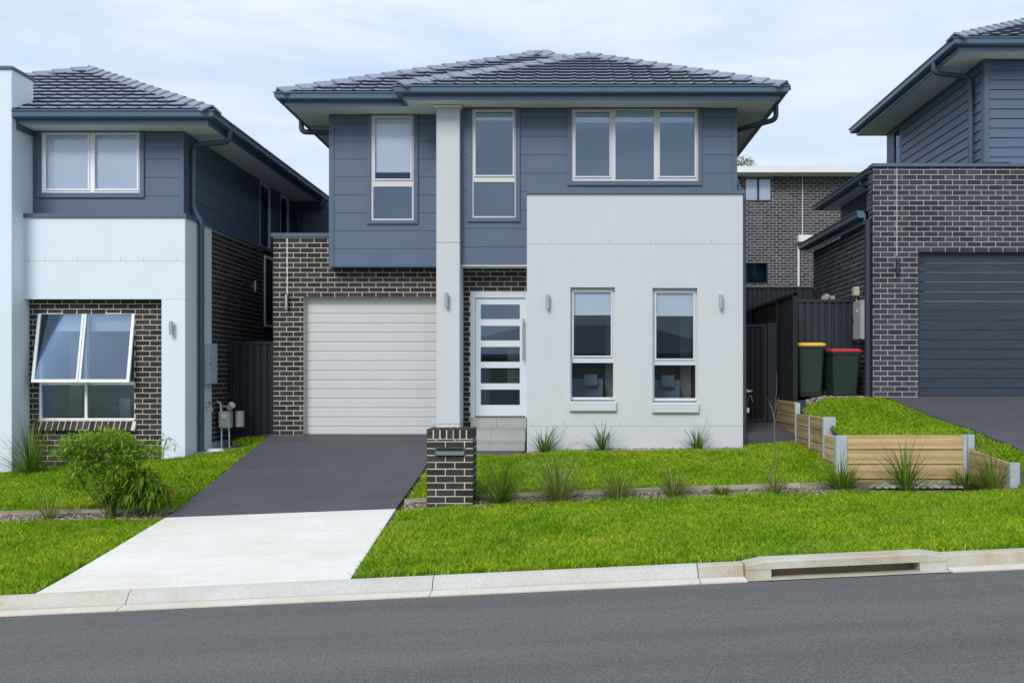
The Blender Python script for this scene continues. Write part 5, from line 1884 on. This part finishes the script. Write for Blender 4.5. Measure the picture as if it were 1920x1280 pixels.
def leaf_cloud(centers, n, size, mat, name, parent, droop=.4, aspect=.22):
    """n lance leaves round ellipsoid centres (cx, cy, cz, rx, ry, rz)"""
    V, Fc = [], []
    wts = [c[3] * c[4] * c[5] for c in centers]
    tot = sum(wts)
    for c, w in zip(centers, wts):
        for k in range(int(n * w / tot)):
            a, u = random.uniform(0, 2 * math.pi), random.uniform(-1, 1)
            r = random.random() ** .45
            q = math.sqrt(1 - u * u)
            p = Vector((c[0] + c[3] * r * q * math.cos(a), c[1] + c[4] * r * q * math.sin(a), c[2] + c[5] * r * u))
            d = Vector((math.cos(a) * q + random.uniform(-.7, .7), math.sin(a) * q + random.uniform(-.7, .7), random.uniform(-.45, .75))).normalized()
            l_ = size * random.uniform(.6, 1.35)
            sd_ = d.cross(Vector((random.uniform(-.4, .4), random.uniform(-.4, .4), 1))).normalized() * l_ * aspect * .5
            mid = p + d * l_ * .45
            tip = p + d * l_ + Vector((0, 0, -droop * l_))
            o = len(V)
            V += [tuple(p), tuple(mid + sd_), tuple(tip), tuple(mid - sd_), tuple(mid + Vector((0, 0, -.04 * l_)))]
            Fc += [(o, o + 1, o + 4), (o + 1, o + 2, o + 4), (o + 2, o + 3, o + 4), (o + 3, o, o + 4)]
    mb = MB()
    mb.add(V, Fc)
    return part(name, mb, mat, parent)


YS = 12.15
sx, _, _ = gz(205, 968, YS)
szz = float(zlow(sx, YS))
sh = thing('leafy_shrub', 'tall feathery light green shrub in front of the white house window', 'shrub', (sx, YS, szz))
for k in range(9):
    a = random.uniform(0, 6.28)
    tx = sx + random.uniform(-.5, .55)
    part('stem', MB().tube([(sx + .07 * math.cos(a), YS + .07 * math.sin(a), szz - .05), (sx + .3 * (tx - sx), YS + random.uniform(-.1, .1), szz + .35), (tx, YS + random.uniform(-.25, .25), szz + random.uniform(.75, 1.0))], .014, 7, .004), 'stem', sh)
def C(px, py, rx, ry, rz, dy=0):
    return (X(px, YS + dy), YS + dy, Z(py, YS + dy), rx, ry, rz)
cl_ = [C(150, 838, .24, .22, .20), C(205, 830, .27, .25, .18), C(240, 850, .22, .22, .20), C(172, 870, .24, .22, .17), C(225, 888, .26, .22, .15), C(140, 905, .16, .15, .12), C(200, 915, .20, .2, .12, -.05), C(285, 846, .14, .14, .11), C(118, 850, .10, .12, .10)]
leaf_cloud(cl_, 6800, .088, 'leaf', 'foliage', sh, .12, .20)
for k in range(14):
    a = random.choice(cl_)
    part('stem', MB().tube([(sx + random.uniform(-.08, .08), 12.15, szz + .05), ((sx + a[0]) / 2 + random.uniform(-.05, .05), 12.15, (szz + a[2]) / 2 - .05), (a[0] + random.uniform(-.15, .15), a[1] + random.uniform(-.1, .1), a[2] + a[5] * .9)], .007, 6, .002), 'stem', sh)
sx2 = X(270, 12.2)
sh2 = thing('leafy_shrub', 'low darker green shrub with broad drooping leaves beside the driveway', 'shrub', (sx2, 12.2, float(zlow(sx2, 12.2))))
for k in range(6):
    tx = sx2 + random.uniform(-.2, .2)
    zz = float(zlow(sx2, 12.2))
    part('stem', MB().tube([(sx2 + random.uniform(-.08, .08), 12.2 + random.uniform(-.05, .05), zz - .04), (tx, 12.2 + random.uniform(-.12, .12), zz + .45)], .011, 7, .004), 'stem', sh2)
YS = 12.2
leaf_cloud([C(268, 905, .18, .18, .16), C(292, 925, .15, .15, .16), C(250, 930, .13, .14, .14)], 1000, .12, 'leaf_dark', 'foliage', sh2, .7, .26)

# tall weed by the white pier
wx_ = X(305, 15.2)
wd = thing('tall_weed', 'single leaning weed stalk against the white pier', 'weed', (wx_, 15.2, float(zlow(wx_, 15.2))))
zz = float(zlow(wx_, 15.2))
part('stem', MB().tube([(wx_, 15.2, zz - .03), (wx_ + .02, 15.2, zz + .25), (wx_ + .10, 15.18, zz + .42), (wx_ + .22, 15.15, zz + .36)], .006, 6, .003), 'stem', wd)
leaf_cloud([(wx_ + .06, 15.2, zz + .36, .10, .08, .07), (wx_ + .2, 15.15, zz + .28, .05, .05, .10), (wx_ + .03, 15.2, zz + .18, .03, .05, .10)], 46, .11, 'leaf', 'foliage', wd, .6, .2)

# bare sapling
px_, Y_ = 1452, 12.25
sx = X(px_, Y_)
sz = float(zlow(sx, Y_))
sap = thing('bare_sapling', 'thin bare sapling standing in the gravel bed', 'tree', (sx, Y_, sz))
top = Z(698, Y_)
def SP(px, py, dy=0): return (X(px, Y_ + dy), Y_ + dy, Z(py, Y_ + dy))
part('trunk', MB().tube([(sx, Y_, sz - .05), SP(1455, 880), SP(1452, 810), SP(1452, 785)], .0085, 8, .006), 'bark', sap)
for pts in ([SP(1452, 788), SP(1447, 766), SP(1437, 744)], [SP(1452, 788), SP(1454, 755), SP(1457, 720), SP(1456, 698)], [SP(1452, 782), SP(1449, 770), SP(1449, 757)],
            [SP(1454, 766), SP(1459, 750, -.03), SP(1461, 744, -.04)], [SP(1447, 766), SP(1445, 758), SP(1446, 750)], [SP(1452, 797), SP(1457, 780), SP(1460, 768)]):
    part('branch', MB().tube(pts, .0042, 6, .0018), 'bark', sap)

# gum tree beyond the rear house
tx, ty = X(1394, 48), 48.0
tr = thing('gum_tree', 'small round tree top showing above the pale metal roof', 'tree', (tx, ty, 3.0))
part('trunk', MB().tube([(tx, ty, 2.6), (tx + .1, ty, 7), (tx, ty, 9.6)], .22, 10, .08), 'bark', tr)
cz_ = Z(303, 48)
part('branch', MB().tube([(tx + .1, ty, 7.2), (tx - .7, ty + .2, 9.2), (tx - 1.0, ty, 10.2)], .09, 7, .03).tube([(tx + .1, ty, 7.6), (tx + .4, ty - .1, 9.6), (tx + .5, ty, 10.4)], .08, 7, .03), 'bark', tr)
leaf_cloud([(tx - .1, ty, cz_, .55, .6, .32), (tx + .25, ty, cz_ - .25, .4, .6, .3), (tx - .6, ty, cz_ - .3, .7, .6, .4), (tx, ty, cz_ - 1.0, 1.0, .9, .7)], 2200, .16, 'leaf_far', 'crown', tr, .3, .35)

# ================================================================== houses across the street: seen only as reflections in the window panes
oh = thing('single_storey_house', 'low weatherboard house across the street, behind the camera', 'house', (1.5, -12, -2.0))
f = frame(4.5, -12.0, 0, 180)
ops = [(1.0, 2.2, -.9, .7), (4.5, 6.5, -.9, .7), (8.2, 9.2, -1.8, .6)]
part('wall', MB().holes(-3, 11, -2.6, 1.0, 0.03, .2, ops), 'trim', oh, f)
boards(oh, f, -3, 11, -2.1, 1.0, .2, ops, 'cream_wall')
for r in ops[:2]:
    window(oh, f, r, [(r[0] + .05, r[1] - .05, r[2] + .05, r[3] - .05)], 'white', (), (), room='room_dark')
part('door', MB().box(8.2, 9.2, .04, .08, -1.8, .6), 'door', oh, f)
part('roof', MB().quad((-3.6, -.6, 1.0), (11.6, -.6, 1.0), (7.0, 4, 2.5), (1.0, 4, 2.5)).quad((-3.6, -.6, 1.0), (1, 4, 2.5), (-3.6, 8.6, 1.0)).quad((11.6, -.6, 1.0), (11.6, 8.6, 1.0), (7, 4, 2.5)), 'tile', oh, f)
part('fascia', MB().box(-3.6, 11.6, -.62, -.59, .84, 1.02), 'gutter', oh, f)
tg = thing('street_tree', 'bushy tree across the street, behind the camera', 'tree', (-6.5, -13, -2.2))
part('trunk', MB().tube([(-6.5, -13, -2.6), (-6.4, -13, -.2), (-6.6, -13, 1.2)], .16, 9, .07), 'bark', tg)
leaf_cloud([(-6.5, -13, 1.4, 1.3, 1.2, 1.1), (-5.8, -13, .7, .9, .9, .7), (-7.3, -13, .6, .9, .9, .8)], 2600, .22, 'leaf_dark', 'crown', tg, .4, .4)
